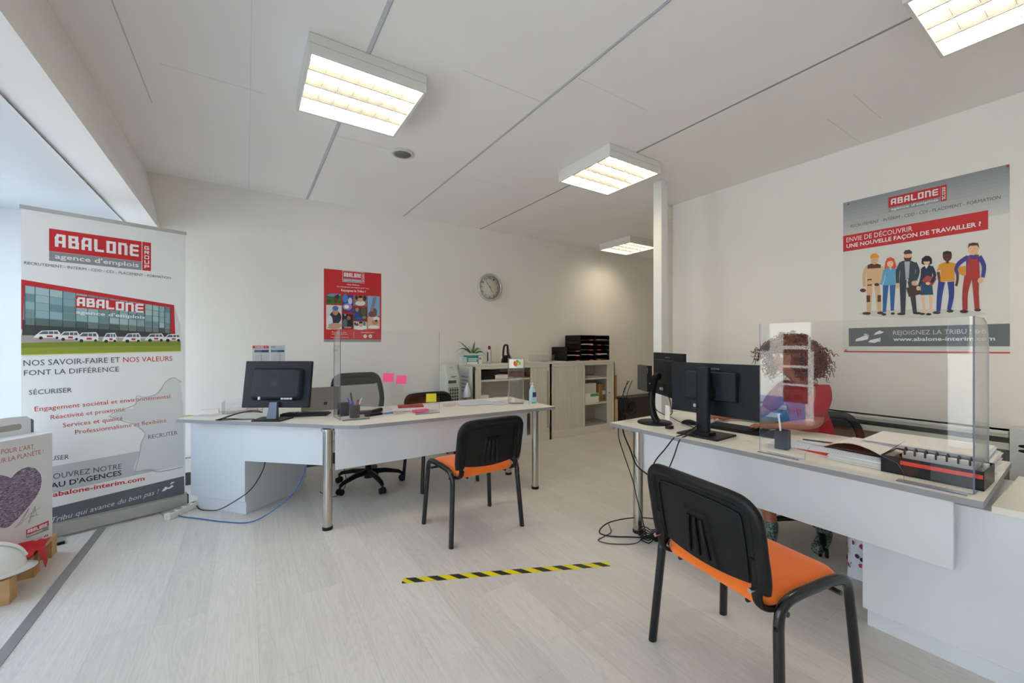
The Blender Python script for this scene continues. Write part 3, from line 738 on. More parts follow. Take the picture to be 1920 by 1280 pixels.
S.poly([(76,1205),(1126,1212),(1126,1221),(76,1212)], RED, 2)
# the six drawn workers
S.z = (1600, 440, 7.385)
SK1, SK2, SK3 = flat('e3b78f'), flat('e9c29d'), flat('5b3222')
S.ell(950, 1090, 890, 62, flat('cbccc6'), 2, 30)
BR_, TAN, DNV, TEAL = flat('5a2c25'), flat('d8b58c'), flat('1e2634'), flat('34424f')
# 1 worker in tan overalls
S.band([(225,690),(215,1090)], [85,55], TAN, 3); S.band([(330,690),(360,1080)], [80,55], TAN, 3); S.poly([(180,690),(390,690),(385,420),(190,420)], TAN, 4)
S.band([(200,440),(150,560),(155,720)], [60,45,40], TAN, 3); S.band([(380,440),(405,560),(330,660)], [60,45,35], TAN, 5)
S.poly([(195,470),(380,460),(380,415),(330,400),(245,400),(200,420)], BR_, 5); S.ell(293,350,50,62,SK1,6); S.poly([(236,330),(240,290),(270,260),(320,258),(355,290),(362,318),(300,322)], flat('e8962a'), 7)
S.rect((184,842),(234,930),BR_,5); S.rect((335,836),(384,926),BR_,5); S.rect((196,615),(256,628),BR_,6); S.rect((196,690),(256,702),BR_,6)
S.ell(135,770,42,26,BR_,6); S.ell(325,690,34,22,BR_,6); S.ell(185,1088,60,20,BR_,5); S.ell(375,1082,45,20,BR_,5)
# 2 red-haired woman in light blue
S.band([(450,690),(430,1070)], [80,45], flat('2160a0'), 5); S.band([(545,690),(540,1050)], [80,45], flat('2160a0'), 5)
S.poly([(415,700),(590,695),(575,560),(600,470),(540,445),(470,450),(420,490),(450,570)], flat('5ba4cf'), 6); S.band([(430,490),(415,600),(385,690)], [40,36,34], flat('5ba4cf'), 6)
S.poly([(430,475),(445,380),(470,325),(520,312),(565,330),(585,390),(600,450),(560,470),(500,450)], flat('d9482b'), 7); S.ell(512,395,45,55,SK2,8); S.poly([(462,395),(480,345),(548,340),(562,390),(540,362),(490,366)], flat('d9482b'), 9)
S.poly([(495,455),(535,455),(518,500)], SK2, 8); S.ell(425,1102,32,18,DNV,6); S.ell(548,1090,28,16,DNV,6)
# 3 bearded man in dark suit with briefcase
S.band([(690,620),(690,1090)], [100,60], flat('333946'), 7); S.band([(800,640),(855,1080)], [95,55], flat('333946'), 7)
S.poly([(640,660),(660,370),(720,355),(790,355),(860,385),(860,650),(770,690),(760,610),(720,610),(710,660)], TEAL, 8)
S.band([(670,390),(615,510),(615,670)], [60,55,45], TEAL, 8); S.band([(850,390),(895,500),(860,630)], [60,55,50], TEAL, 8)
S.poly([(710,370),(785,370),(770,605),(725,605)], flat('aab4bd'), 9); S.ell(755,300,52,62,SK1,10); S.poly([(698,250),(720,215),(780,208),(815,235),(812,270),(800,262),(710,272)], flat('4a3029'), 11); S.poly([(698,310),(720,322),(790,318),(810,300),(800,350),(750,370),(712,352)], flat('4a2a22'), 11)
S.poly([(735,735),(900,695),(945,820),(770,860)], flat('4a2325'), 10); S.ell(840,670,32,34,SK1,11); S.ell(612,712,26,34,SK1,9); S.ell(665,1095,58,18,DNV,8); S.ell(885,1085,58,17,DNV,8)
# 4 woman in navy
S.band([(965,830),(985,1080)], [50,28], SK2, 8); S.band([(1075,830),(1072,1080)], [50,28], SK2, 8)
S.poly([(940,660),(1090,640),(1108,830),(930,835)], flat('21496c'), 9); S.poly([(950,660),(945,460),(1010,420),(1060,420),(1100,450),(1090,660)], flat('1b2744'), 10)
S.band([(1080,440),(1130,560),(1080,665)], [50,45,40], flat('1b2744'), 11); S.band([(960,470),(950,600),(905,730)], [45,42,35], flat('1b2744'), 10)
S.poly([(945,640),(1020,560),(1160,610),(1090,710)], flat('a8473b'), 11); S.ell(1035,675,30,20,SK2,12); S.ell(900,740,26,32,SK2,12)
S.poly([(945,400),(950,330),(1000,292),(1050,292),(1090,330),(1092,400),(1060,415),(975,415)], flat('15151a'), 11); S.ell(1018,375,44,45,SK2,12); S.poly([(970,372),(980,320),(1062,318),(1070,368)], flat('15151a'), 13); S.poly([(990,420),(1045,420),(1010,475)], PWHITE, 12)
S.ell(955,1095,40,16,DNV,9); S.ell(1045,1100,38,16,DNV,9)
# 5 man in orange shirt
S.band([(1225,650),(1195,850),(1180,1060)], [95,75,55], flat('283c8e'), 9); S.band([(1350,650),(1360,850),(1325,1040)], [95,72,55], flat('283c8e'), 9)
S.poly([(1205,650),(1215,480),(1150,510),(1190,410),(1270,380),(1350,380),(1430,400),(1400,470),(1405,640)], flat('dc9426'), 10)
S.band([(1175,515),(1190,600),(1200,650)], 40, SK3, 9); S.band([(1440,520),(1445,620),(1425,710)], [38,36,34], SK3, 9)
S.ell(1302,300,62,70,SK3,11); S.poly([(1238,290),(1245,240),(1300,222),(1355,235),(1370,290),(1340,262),(1270,265)], flat('2a1d1a'), 12); S.rect((1285,350),(1325,395),SK3,11)
S.ell(1155,1078,55,20,flat('3a2a33'),10); S.ell(1342,1056,48,20,flat('3a2a33'),10)
# 6 man in red dungarees holding a helmet
S.band([(1600,560),(1550,800),(1550,1040)], [120,80,70], flat('a5302a'), 10); S.band([(1690,560),(1700,800),(1715,1020)], [110,80,70], flat('a5302a'), 10)
S.poly([(1560,600),(1565,300),(1620,280),(1740,275),(1755,600)], flat('3d3a8a'), 11); S.poly([(1560,600),(1575,440),(1600,340),(1720,340),(1750,440),(1755,600)], flat('b0302a'), 12)
S.band([(1605,290),(1610,350)], 22, flat('b0302a'), 13); S.band([(1720,285),(1715,350)], 22, flat('b0302a'), 13)
S.band([(1590,310),(1470,390),(1425,480),(1450,550)], [65,60,50,45], flat('3d3a8a'), 13); S.band([(1745,300),(1810,430),(1795,590)], [70,62,52], flat('3d3a8a'), 13)
S.poly([(1440,500),(1475,445),(1560,430),(1560,565),(1500,560)], flat('dc9426'), 12); S.ell(1760,635,38,38,SK1,12)
S.ell(1665,205,72,80,SK1,14); S.poly([(1588,190),(1600,125),(1660,110),(1730,115),(1748,190),(1715,148),(1620,155)], flat('4e3426'), 15)
S.ell(1535,1062,60,24,flat('5a1f1c'),12); S.ell(1722,1040,48,22,flat('5a1f1c'),12)
for x, y, dx in ((280,345,18),(500,385,20),(742,295,22),(1005,370,18),(1290,295,25),(1635,190,30)):
    for q in (0, 1): S.ell(x+q*dx*1.5, y, 4, 4, flat('3a2a26'), 17, 8)
    S.ell(x+dx*.75, y+38, 10, 3, flat('a54a3c'), 17, 8)
t = thing('poster', 'large white poster of six drawn workers on the right wall', 'poster', (3.9285, .85, 1.8))
S.m.v = [v+S.p-Vector((3.9285,.85,1.8)) for v in S.m.v]
S.m.build('poster_sheet', t)
for (x, y) in ((1591,383),(1889,311),(1586,656)):
    p = atx(x, y, 3.926)-Vector((3.9285,.85,1.8)); m = MB(); m.sph(p, .006, RED, 10, 6); m.build('push_pin', t)

# ---- red poster on the back wall
S = Sheet((0, 4.779, 0), (1, 0, 0), (590, 490, 7.53))
a = S.uv(130,105); c = S.uv(940,1148); x0, x1, y1, y0 = a[0], c[0], 2.108, 1.318
S.m.box(x0, x1, y0, y1, -.0008, 0, RED); S.add_uv([(x0,y0),(x1,y0),(x1,y0+.028),(x0,y0+.028)], PGREY, 1)
p = S.uv(395,280); q = S.uv(697,160); S.logo(p[0], q[0], p[1], q[1], 3, frame=True)
S.text('Chez Abalone,', (455,332), (632,343), 18, PWHITE, 2, .015); S.text('il y a forcément une mission pour vous.', (315,360), (770,388), 16, PWHITE, 2, .015)
S.text('Rejoignez la Tribu !', (375,420), (718,440), 32, PWHITE, 2, .02)
def tile(x, y, x2, y2, base, shapes):
    S.poly([(x,y),(x2,y+(x2-x)*.05),(x2,y2),(x,y2)], flat(base), 2)
    for k, sh in enumerate(shapes):
        cx, cy, rx, ry, c = sh; S.ell(cx, cy, rx, ry, flat(c), 3+k, 14)
tile(162,452,378,600,'3f6b2c',[(270,475,105,22,'6f93b8'),(300,530,28,55,'5a3a28'),(325,495,22,30,'3a2e2a'),(200,560,35,30,'2f5a22')])
tile(162,612,382,958,'d5d8d3',[(292,790,85,95,'2c3348'),(292,710,42,50,'b98a68'),(292,660,44,34,'3f6fb0'),(215,850,40,90,'dfe3e6'),(290,900,100,32,'c79d7c'),(270,932,90,20,'caa07c')])
tile(390,468,542,722,'3a3f86',[(430,520,40,60,'5a7fc8'),(500,560,30,50,'c4d4ee'),(460,640,68,50,'9c86c8'),(450,640,35,26,'f2eef8'),(430,700,40,20,'6a3630')])
tile(390,740,542,945,'2a2226',[(425,870,35,60,'5c6a80'),(480,800,26,34,'a06c50'),(495,880,38,60,'16181d'),(430,755,14,12,'7fa6d8'),(465,930,60,12,'b09888')])
tile(550,478,740,624,'8f8276',[(590,510,22,30,'3a2b28'),(705,520,26,40,'3a3236'),(645,590,70,36,'e2e0da'),(645,530,32,42,'d9a886'),(645,500,32,18,'2a201e')])
tile(550,640,740,835,'434733',[(590,750,40,70,'24479c'),(600,680,26,30,'b98058'),(630,805,50,20,'2b57b5'),(690,700,38,60,'5d5f44'),(700,790,30,22,'8c8264')])
tile(550,845,740,960,'b9c6cc',[(600,895,18,24,'6b4434'),(700,880,20,26,'4a8b8f'),(570,880,14,20,'3a2c28'),(648,935,85,32,'eceae6'),(650,890,28,36,'d9a886'),(650,862,28,14,'241c1a')])
tile(748,485,918,770,'7fb0d8',[(800,745,45,40,'6b5348'),(850,720,30,60,'7a5a4a')])
for k in range(5): S.band([(765+k*12,765),(835+k*9,500)], 4, flat('8a4a3c'), 6)
for k in range(7): S.band([(775+k*8,735-k*35),(870,720-k*34)], 3, flat('9a5a48'), 7)
tile(748,778,918,955,'c9b8a8',[(870,810,45,34,'e8dfd2'),(850,860,50,35,'c9906c'),(780,850,26,40,'d9a88a'),(835,925,80,22,'ece9e2'),(870,838,18,16,'3a2018')])
S.text('Postulez sur', (245,1004), (452,1006), 15, PWHITE, 2, .015); S.text('notre site internet', (240,1030), (460,1030), 14, PWHITE, 2, .015); S.text('www.abalone-interim.com', (222,1074), (480,1076), 11, PWHITE, 2, .01)
S.rect((552,985),(555,1090),PWHITE,2); S.text('Rejoignez-nous !', (655,1006), (845,1008), 14, PWHITE, 2, .015)
S.ell(712,1056,24,26,PWHITE,2); S.ell(786,1056,24,26,PWHITE,2); S.text('f',(706,1068),(717,1068),24,RED,3,.02); S.poly([(776,1060),(784,1050),(796,1048),(792,1064),(780,1066)], RED, 3)
S.m.v = [v+Vector((0,4.779,0)) for v in S.m.v]
single('poster', S.m, 'red poster with a grid of photos on the back wall', 'poster')

# ---- two small notices above the left monitor
for lab, xa, xb, red in (('small notice with red heading strip, above the left monitor', 380, 600, 1), ('small notice without red strip, right of the other notice above the left monitor', 618, 815, 0)):
    S = Sheet((0, 4.778, 0), (1, 0, 0), (420, 640, 7.109))
    a = S.uv(xa,50); c = S.uv(xb,330); S.m.box(a[0], c[0], c[1], a[1], -.0008, 0, flat('c9cacb'))
    if red:
        S.poly([(382,58),(585,58),(600,75),(590,92),(382,92)], flat('c0392b'), 2); S.text('CACES', (415,84), (530,84), 22, PWHITE, 3, .03); S.ell(555,74,14,9,flat('d98a7d'),3)
        S.rect((405,112),(500,145),flat('4f6a94'),2); S.rect((500,112),(596,145),flat('17426f'),2)
    else:
        S.text('2020', (622,80), (688,80), 18, flat('3a4a7a'), 2, .02); S.text('formations', (698,78), (800,78), 12, flat('5a6474'), 2); S.rect((622,90),(800,93),flat('7b8494'),2)
        S.rect((624,112),(715,142),flat('4a7fa0'),2); S.rect((715,112),(803,142),flat('1d4f86'),2)
    for k in range(7):
        S.rect((xa+30,165+k*20),(xb-20,167+k*20),flat('a8aaab'),2); S.ell((498 if red else 748), 165+k*24, 9, 5, flat('4a4a44' if k%2 else 'a08a3c'), 3, 8)
    S.m.v = [v+Vector((0,4.778,0)) for v in S.m.v]
    single('wall_notice', S.m, lab, 'notice')

# ------------------------------------------------------------------ wall clock
t = thing('wall_clock', 'round silver-rimmed wall clock on the back wall', 'clock', (2.745, 4.78, 2.058))
RX = Matrix.Rotation(R(90), 4, 'X')      # local z -> world -y
m = MB(RX); m.lathe([(.178,0),(.186,.012),(.184,.035),(.172,.043),(.160,.036),(.157,.022)], (0,0,0), mat('clock_rim','c9c8c4',.3,metal=.5), 48); m.build('rim', t)
m = MB(RX); m.lathe([(0,.012),(.16,.012),(.16,.014),(0,.0141)], (0,0,0), mat('clock_face','d8d5c6',.6), 48)
for i in range(12):
    a = R(90-30*(i+1)); x, y = .125*math.cos(a), .125*math.sin(a); s_ = str(i+1); w_ = .017*len(s_)
    m.text(s_, x-w_/2, x+w_/2, y-.012, .024, flat('33322c'), .0155, .01)
for i in range(60):
    a = R(6*i); m.M = RX@Matrix.Rotation(a, 4, 'Z'); m.box(-.0006,.0006,.143,.149,.0145,.0152,flat('5a584e'))
m.M = RX
m.build('clock_face', t)
for nm, ang, L_, w_ in (('minute_hand', 90+38, .105, .0026), ('hour_hand', -60, .075, .0034)):
    m = MB(RX@Matrix.Rotation(R(ang), 4, 'Z')); m.prism([(-.015,-w_),(L_,-w_*.6),(L_,w_*.6),(-.015,w_)], .019, .0205, flat('2b2a26')); m.build(nm, t)
m = MB(RX); m.cyl((0,0,.014),(0,0,.024), .005, flat('2b2a26'), 12); m.build('hub', t)

# ------------------------------------------------------------------ tambour cabinets
def cx(px): return aty(px, 700, 4.35).x
def cz(px, py): return aty(px, py, 4.35).z
def tambour(lab, x0, x1, o0, o1, shelves, lock=None):
    t = thing('tambour_cabinet', lab, 'cabinet', ((x0+x1)/2, 4.56, 0), 0, 'cream roller-door cabinets')
    T = Matrix.Translation((-(x0+x1)/2, -4.56, 0)); y0, y1, H = 4.35, 4.775, 1.052; f = .035
    m = MB(T); m.box(x0, x0+.018, y0, y1, .0, H-.03, CREAM); m.box(x1-.018, x1, y0, y1, 0, H-.03, CREAM); m.box(x0, x1, y1-.01, y1, 0, H-.03, CABIN)
    m.box(x0, x1, y0+.01, y1, .09, .105, CABIN); m.box(x0, x1, y0, y0+.02, 0, .105, CREAM); m.box(x0, x0+f, y0, y0+.03, .105, H-.05, CREAM); m.box(x1-f, x1, y0, y0+.03, .105, H-.05, CREAM)
    m.box(x0, x1, y0, y0+.03, H-.065, H-.03, CREAM); m.build('carcass', t, .001)
    m = MB(T); m.box(x0-.002, x1+.002, y0-.006, y1, H-.028, H, CREAM); m.build('cabinet_top', t, .003)
    for a, b in ((x0+f, o0), (o1, x1-f)):
        m = MB(T); n = max(2, int((b-a)/.028)); m.box(a, b, y0+.016, y0+.024, .105, H-.065, CREAM2)
        for k in range(n):
            xa = a+(b-a)*k/n; m.box(xa+.002, xa+(b-a)/n-.002, y0+.010, y0+.017, .105, H-.065, CREAM)
        m.build('roller_door', t)
    for z in shelves:
        m = MB(T); m.box(x0+.018, x1-.018, y0+.035, y1-.01, z-.022, z, CREAM); m.build('shelf', t)
    m = MB(T); xl = lock or (x1-f-.02)
    if lock: m.cyl((lock, y0+.012, .56), (lock, y0-.002, .56), .012, STEEL, 16); m.build('lock', t)
    else: m.box(x1-f-.008, x1-f, y0+.004, y0+.012, .16, H-.12, flat('5a564c')); m.build('handle_strip', t)
    return t
X0, X1, X2 = 2.285, 3.455, 4.695
o0, o1 = cx(903), cx(996)
sh1 = cz(940, 713); tambour('cream roller-door cabinet with the plant on top', X0, X1, o0, o1, [sh1+.012, .40])
p0, p1 = cx(1098), cx(1139.5)
sh2a, sh2b = cz(1118, 710), cz(1118, 757)
tambour('cream roller-door cabinet carrying the letter trays, right of the other', X1+.004, X2, p0, p1, [sh2a+.012, sh2b+.012], lock=cx(1143))
CT = 1.0525
def P(px, y=4.5): return aty(px, 640, y).x

# ---- things in and on the cabinets
def slab(name, lab, cat, x0, x1, y0, y1, z0, z1, mt, group=None, bevel=.001, rz=0):
    m = MB(); hx, hy = (x1-x0)/2, (y1-y0)/2; m.box(-hx, hx, -hy, hy, 0, z1-z0, mt)
    return single(name, m, lab, cat, group, bevel, ((x0+x1)/2, (y0+y1)/2, z0), rz=rz)
def sheets(name, lab, cat, c, w_, d, n, rz=0, mt=None, group=None, spread=.012, th=.0012, seed=1, z=.73):
    """stack of loose sheets, each slightly turned, in one pile"""
    random.seed(seed); m = MB()
    for k in range(n):
        a = random.uniform(-1,1)*.05*(1 if spread > .02 else .5); dx, dy = random.uniform(-spread,spread), random.uniform(-spread,spread)
        m.M = Matrix.Translation((dx,dy,k*th))@Matrix.Rotation(a,4,'Z')
        m.box(-w_/2, w_/2, -d/2, d/2, 0, th*.8, mt or (PAPER if random.random() < .7 else PAPER2))
    return single(name, m, lab, cat, group, 0, (c[0], c[1], z), rz=rz)
s1 = sh1+.013
slab('black_tray', 'black papers tray stack inside the left cabinet opening', 'tray', o0-.03, P(926,4.5), 4.42, 4.70, s1, s1+.05, BLACK)
slab('black_tray', 'upper black tray inside the left cabinet, on the lower one', 'tray', o0-.03, P(924,4.5), 4.42, 4.70, s1+.056, s1+.11, BLACK)
slab('paper_pack', 'grey upright pack at the back of the left cabinet shelf', 'box', P(916,4.66), P(940,4.66), 4.70, 4.755, s1, s1+.15, flat('8f8f8c'))
slab('white_box', 'low white box on the upper shelf of the left cabinet', 'box', P(926,4.45), P(950,4.45), 4.42, 4.56, s1, s1+.052, PAPER)
slab('red_folder_stack', 'dark red folders on the upper shelf of the left cabinet', 'folders', P(944,4.62), P(985,4.62), 4.60, 4.74, s1, s1+.06, flat('a01f24'))
slab('white_box', 'white box on the lower shelf of the left cabinet', 'box', o0-.02, P(914,4.45), 4.42, 4.60, .401, .66, PAPER)
s2 = sh2a+.013
sheets('magazine_stack', 'thin stack of leaflets on the top shelf of the right cabinet', 'leaflets', ((p0+p1)/2, 4.50), .26, .2, 14, .1, group='leaflets', z=s2)
s3 = sh2b+.013
t = thing('carton', 'white and green carton on the right cabinet middle shelf, lower of two', 'box', ((p0+P(1121,4.45))/2-.01, 4.50, s3))
w_ = P(1121,4.45)-p0; m = MB(); m.box(-w_/2, w_/2, -.08, .10, 0, .135, PAPER); m.build('box', t, .001)
for q in ((-.0, w_/2-.004, .09, .13),(-w_/2+.02,-w_/2+.06,.02,.07)): m = MB(); m.box(q[0],q[1],-.0812,-.080,q[2],q[3],flat('5d9a3c')); m.build('label', t)
t = thing('carton', 'pale carton standing on the white and green carton', 'box', ((p0+P(1116,4.45))/2-.01, 4.50, s3+.136))
w_ = P(1116,4.45)-p0; m = MB(); m.box(-w_/2, w_/2, -.08, .09, 0, .15, flat('cfc9ba')); m.build('box', t, .001)
m = MB(); m.box(-w_/2+.01,-w_/2+.05,-.0812,-.08,.02,.07,flat('7fa23c')); m.build('label', t)
t = thing('carton', 'brown cardboard carton on the middle shelf of the right cabinet', 'box', ((P(1118,4.5)+p1)/2+.02, 4.56, s3))
w_ = p1-P(1118,4.5)+.02; m = MB(); m.box(-w_/2, w_/2, -.10, .12, 0, .26, CARD); m.build('box', t, .001); m = MB(); m.box(.02,.09,-.1012,-.10,.1,.16,PAPER); m.build('label', t)
sheets('newspaper_stack', 'loose newspapers on the bottom of the right cabinet', 'papers', ((p0+p1)/2, 4.52), .24, .22, 6, .2, z=.106, spread=.03, mt=flat('b9b6ae'))
# letter trays
def tray(lab, x, y, z, open_pink, grp, paper, w_=.255, h=.072):
    t = thing('letter_tray', lab, 'letter tray', (x, y, z), 0, grp)
    d = .34; m = MB(); TB = BLACK
    m.box(-w_/2, w_/2, -d/2, d/2, 0, .004, TB); m.box(-w_/2, -w_/2+.004, -d/2, d/2, 0, h, TB); m.box(w_/2-.004, w_/2, -d/2, d/2, 0, h, TB); m.box(-w_/2, w_/2, d/2-.004, d/2, 0, h, TB)
    m.box(-w_/2, w_/2, -d/2, -d/2+.004, 0, .012, TB); tb = m.build('tray', t)
    if open_pink is not None:
        m = MB(); m.box(open_pink-.035, open_pink+.035, -d/2-.0015, -d/2, .001, .013, flat('e8607c')); m.build('label', tb)
    if paper:
        m = MB(); m.box(-.105, .105, -d/2+.008, d/2-.03, .005, .005+paper, PAPER); m.build('papers', t)
xA, xB, xC = P(1102.5,4.395), P(1129.5,4.395), P(1077.5,4.395); TW = P(1129.5,4.395)-P(1102.5,4.395)-.003
k = 0
for ci, x in enumerate((xA, xB)):
    for r_ in range(5):
        tray('%s tray from the bottom in the %s column of tall letter trays' % (('lowest','second','third','fourth','fifth')[r_], ('left','right')[ci]), x+(.001 if ci else 0), 4.565, CT+r_*.0735, (.07,-.07)[ci] if r_ < 5-ci*1 else None, 'black letter trays on the right cabinet', (0,.012,.008,.02,.0)[(r_+ci*2)%5], TW)
    slab('tray_lid', 'black lid on the %s column of letter trays' % ('left','right')[ci], 'lid', x-TW/2, x+TW/2, 4.395, 4.735, CT+.367, CT+.371, BLACK)
for r_ in range(3):
    tray('%s tray of the low stack left of the tall letter trays' % ('bottom','middle','top')[r_], xC-.015, 4.56, CT+r_*.0665, .07, 'low stack of letter trays', (.0,.014,.0)[r_], TW-.02, .066)
t = thing('acrylic_box', 'clear acrylic holder left of the letter trays', 'holder', (P(1018,4.55), 4.58, CT))
m = MB()
for q in ((-.15,.15,-.1,-.097),(-.15,.15,.097,.1),(-.15,-.147,-.1,.1),(.147,.15,-.1,.1)): m.box(*q, 0, .09, ACR)
m.box(-.15,.15,-.1,.1,0,.003,ACR); m.build('box', t)
sheets('paper_sheets', 'loose white papers on top of the left cabinet', 'papers', (P(1000,4.45), 4.44), .30, .12, 3, .05, z=CT)
sheets('paper_sheets', 'papers in front of the low letter tray stack', 'papers', (P(1042,4.42)+.02, 4.375), .22, .05, 3, -.05, z=CT)
# plant
t = thing('potted_plant', 'small green leafy plant on the left cabinet', 'plant', (P(889,4.58), 4.62, CT))
m = MB(); m.lathe([(.0,0),(.045,0),(.06,.10),(.056,.10),(.05,.085),(0,.085)], (0,0,0), flat('d9dcdc')); m.build('pot', t)
random.seed(7); 
for k, (a, L_, up) in enumerate(((150,.20,.19),(165,.24,.05),(200,.20,.02),(60,.12,.19),(20,.17,.05),(-15,.22,-.03),(110,.10,.12),(90,.08,.1),(140,.12,.12))):
    m = MB(); c_, s_ = math.cos(R(a)), math.sin(R(a))*.5; P_ = []
    for i in range(9):
        f = i/8; P_.append(Vector((c_*L_*f, s_*L_*f, .09+up*(f)+.07*math.sin(math.pi*f)*(1 if up < .1 else .3))))
    L1, R1 = [], []
    for i, q in enumerate(P_):
        wv = .016*math.sin(math.pi*min(1,(i/8)**.7*.97+.03)); b = Vector((-s_, c_, .6)).normalized()
        L1.append(q+b*wv); R1.append(q-b*wv)
    m.loft([L1, [p+Vector((0,0,-.003)) for p in P_], R1], GREEN, False, False, closed=False); m.build('leaf', t)
t = thing('teal_box', 'teal and white cardboard box in front of the plant', 'box', (P(887,4.46), 4.47, CT))
m = MB(); m.box(-.10,.10,-.05,.05,0,.105,flat('2f8a86')); m.box(-.101,.04,-.0505,-.05,.0,.025,PAPER); m.box(.055,.10,-.051,-.05,.0,.10,flat('dfe5e4')); m.box(-.085,.04,-.051,-.05,.055,.068,PWHITE); m.box(-.085,.03,-.051,-.05,.035,.045,PWHITE); m.box(.062,.092,-.0515,-.051,.05,.08,flat('d2694f')); m.build('box', t, .001)
m = MB(); m.box(-.17,.11,-.04,.06,.106,.12,flat('d8e2e6')); m.box(-.19,.02,-.045,.04,.121,.13,flat('d9cdc6')); m.build('papers', t)
slab('clear_bottle_pack', 'clear plastic pack left of the teal box', 'pack', P(864,4.46), P(874,4.46), 4.43, 4.50, CT, CT+.085, flat('c9cfce'))
t = thing('spray_can', 'silver spray can with dark red cap on the left cabinet', 'spray can', (P(917.5,4.5), 4.50, CT))
m = MB(); m.lathe([(0,0),(.03,0),(.031,.004),(.031,.15),(.024,.17),(.014,.175),(0,.176)], (0,0,0), mat('can','c2c6c8',.3,metal=.4)); m.box(-.0315,-.012,-.02,.0,.03,.14,flat('3a3f3c')); m.build('can', t)
m = MB(); m.lathe([(0,.17),(.017,.17),(.018,.205),(.013,.218),(0,.22)], (0,0,0), flat('7a2127')); m.build('cap', t)
t = thing('tape_gun', 'black handled tape dispenser on the left cabinet', 'tape dispenser', (P(949,4.5), 4.50, CT))
m = MB(Matrix(((1,0,0,0),(0,0,-1,0),(0,1,0,0),(0,0,0,1))))
m.prism([(-.06,0),(.075,0),(.07,.03),(.04,.055),(.02,.06),(0,.10),(-.035,.07),(-.05,.05)], -.03, .03, BLACK); m.build('base', t, .003)
m = MB(); m.tube(catmull([(-.04,0,.05),(-.045,0,.12),(-.03,0,.215),(.0,0,.228),(.022,0,.215),(.024,0,.13),(.045,0,.08),(.07,0,.04)],5), .012, BLACK, 10, flat=1.4, up=(0,1,0)); m.build('handle', t)
m = MB(); m.tube(catmull([(.03,-.02,.18),(.035,-.02,.12),(.06,-.02,.07),(.078,-.02,.03)],5), .007, PGREY, 8); m.build('blade_guard', t)
# air cooler, papers on cabinet side, bag
t = thing('air_cooler', 'pale grey tower air cooler with blue display left of the cabinets', 'air cooler', (2.06, 4.56, 0.0))
AC = mat('cooler_plastic','c5c8bd',.4)
m = MB(); m.prism(rrect(-.088,.088,-.13,.13,.03), .04, .90, AC, sm=False); m.loft([[(p[0],p[1],.90) for p in rrect(-.088,.088,-.13,.13,.03)],[(p[0],p[1],.98) for p in rrect(-.086,.086,-.09,.13,.03)],[(p[0],p[1],1.03) for p in rrect(-.075,.075,-.03,.12,.03)],[(p[0],p[1],1.05) for p in rrect(-.05,.05,.02,.1,.02)]], AC); m.build('body', t, .002)
m = MB(); m.loft([[(.066*math.cos(a*R(15)), -.125+.055*(math.sin(a*R(15))+1)*.75-.004, .955+.06*math.sin(a*R(15))) for a in range(24)]]+[[(.064*math.cos(a*R(15)), -.128+.055*(math.sin(a*R(15))+1)*.75-.006, .957+.058*math.sin(a*R(15))) for a in range(24)]], flat('4f84b4')); m.build('display', t)
m = MB(); m.box(-.065,.065,-.134,-.1295,.30,.78,flat('4c4d48')); m.build('air_outlet', t)
m = MB()
for k in range(13): m.box(-.065,.065,-.142,-.134,.32+k*.037,.326+k*.037,AC)
for k in range(5): m.box(-.06+k*.03-.002,-.06+k*.03+.002,-.140,-.134,.30,.78,AC)
m.box(-.07,.03,-.1345,-.13,.83,.865,flat('4c4d48')); m.build('louvres', t)
for k in range(4):
    m = MB(); c = ((-.07,-.1),(.07,-.1),(-.07,.1),(.07,.1))[k]; m.cyl((c[0]-.01,c[1],.02),(c[0]+.01,c[1],.02),.02,BLACK,14); m.cyl((c[0],c[1],.02),(c[0],c[1],.045),.008,BLACK,8); m.build('caster', t)
for lab, y0, y1, z0, z1, gg in (('printed sheet taped high on the left cabinet side', 4.48, 4.70, .66, 1.0, 5),('printed sheet taped low on the left cabinet side', 4.50, 4.70, .34, .63, 6)):
    m = MB(); m.box(-.0012, 0, -(y1-y0)/2, (y1-y0)/2, 0, z1-z0, flat('d4d5da'))
    for k in range(gg): m.box(-.0016,-.0011,-(y1-y0)/2+.02,(y1-y0)/2-.02-.02*(k%2),.04+k*.045,.055+k*.045,flat('8a8a90' if k%2 else 'a88f95'))
    single('taped_sheet', m, lab, 'paper', 'sheets taped to the cabinet', 0, (2.2835, (y0+y1)/2, z0))
m = MB(); random.seed(3)
rg = [[(.045*(1+.25*random.uniform(-1,1))*f*math.cos(2*math.pi*j/12), .04*(1+.25*random.uniform(-1,1))*f*math.sin(2*math.pi*j/12), z) for j in range(12)] for f, z in ((.9,0),(1,.05),(.75,.10),(.4,.14),(.2,.17))]
m.loft(rg, flat('d5d8dc')); single('plastic_bag', m, 'crumpled white plastic bag hanging on left cabinet corner', 'bag', loc=(2.225, 4.40, .66))
# cardboard beyond cabinets
slab('cardboard_panel', 'tall brown cardboard leaning right of the cabinets', 'cardboard', 4.78, 5.08, 4.66, 4.73, 0, .78, CARD)
slab('cardboard_panel', 'low pale cardboard piece in front of the tall brown one', 'cardboard', 4.76, 4.93, 4.50, 4.56, 0, .42, flat('cdb68c'))
slab('bench', 'dark low bench against the back wall right of the cardboard', 'bench', 5.12, 6.4, 4.5, 4.76, 0, .42, flat('3d3531'))

# ------------------------------------------------------------------ left desk things
DZ = .7302
def dk(px, py, z=DZ): q = atz(px, py, z); return (q.x, q.y)
def frame(o, x, y, z, yaw):
    o.location = (x, y, z); o.rotation_euler = (0,0,yaw)
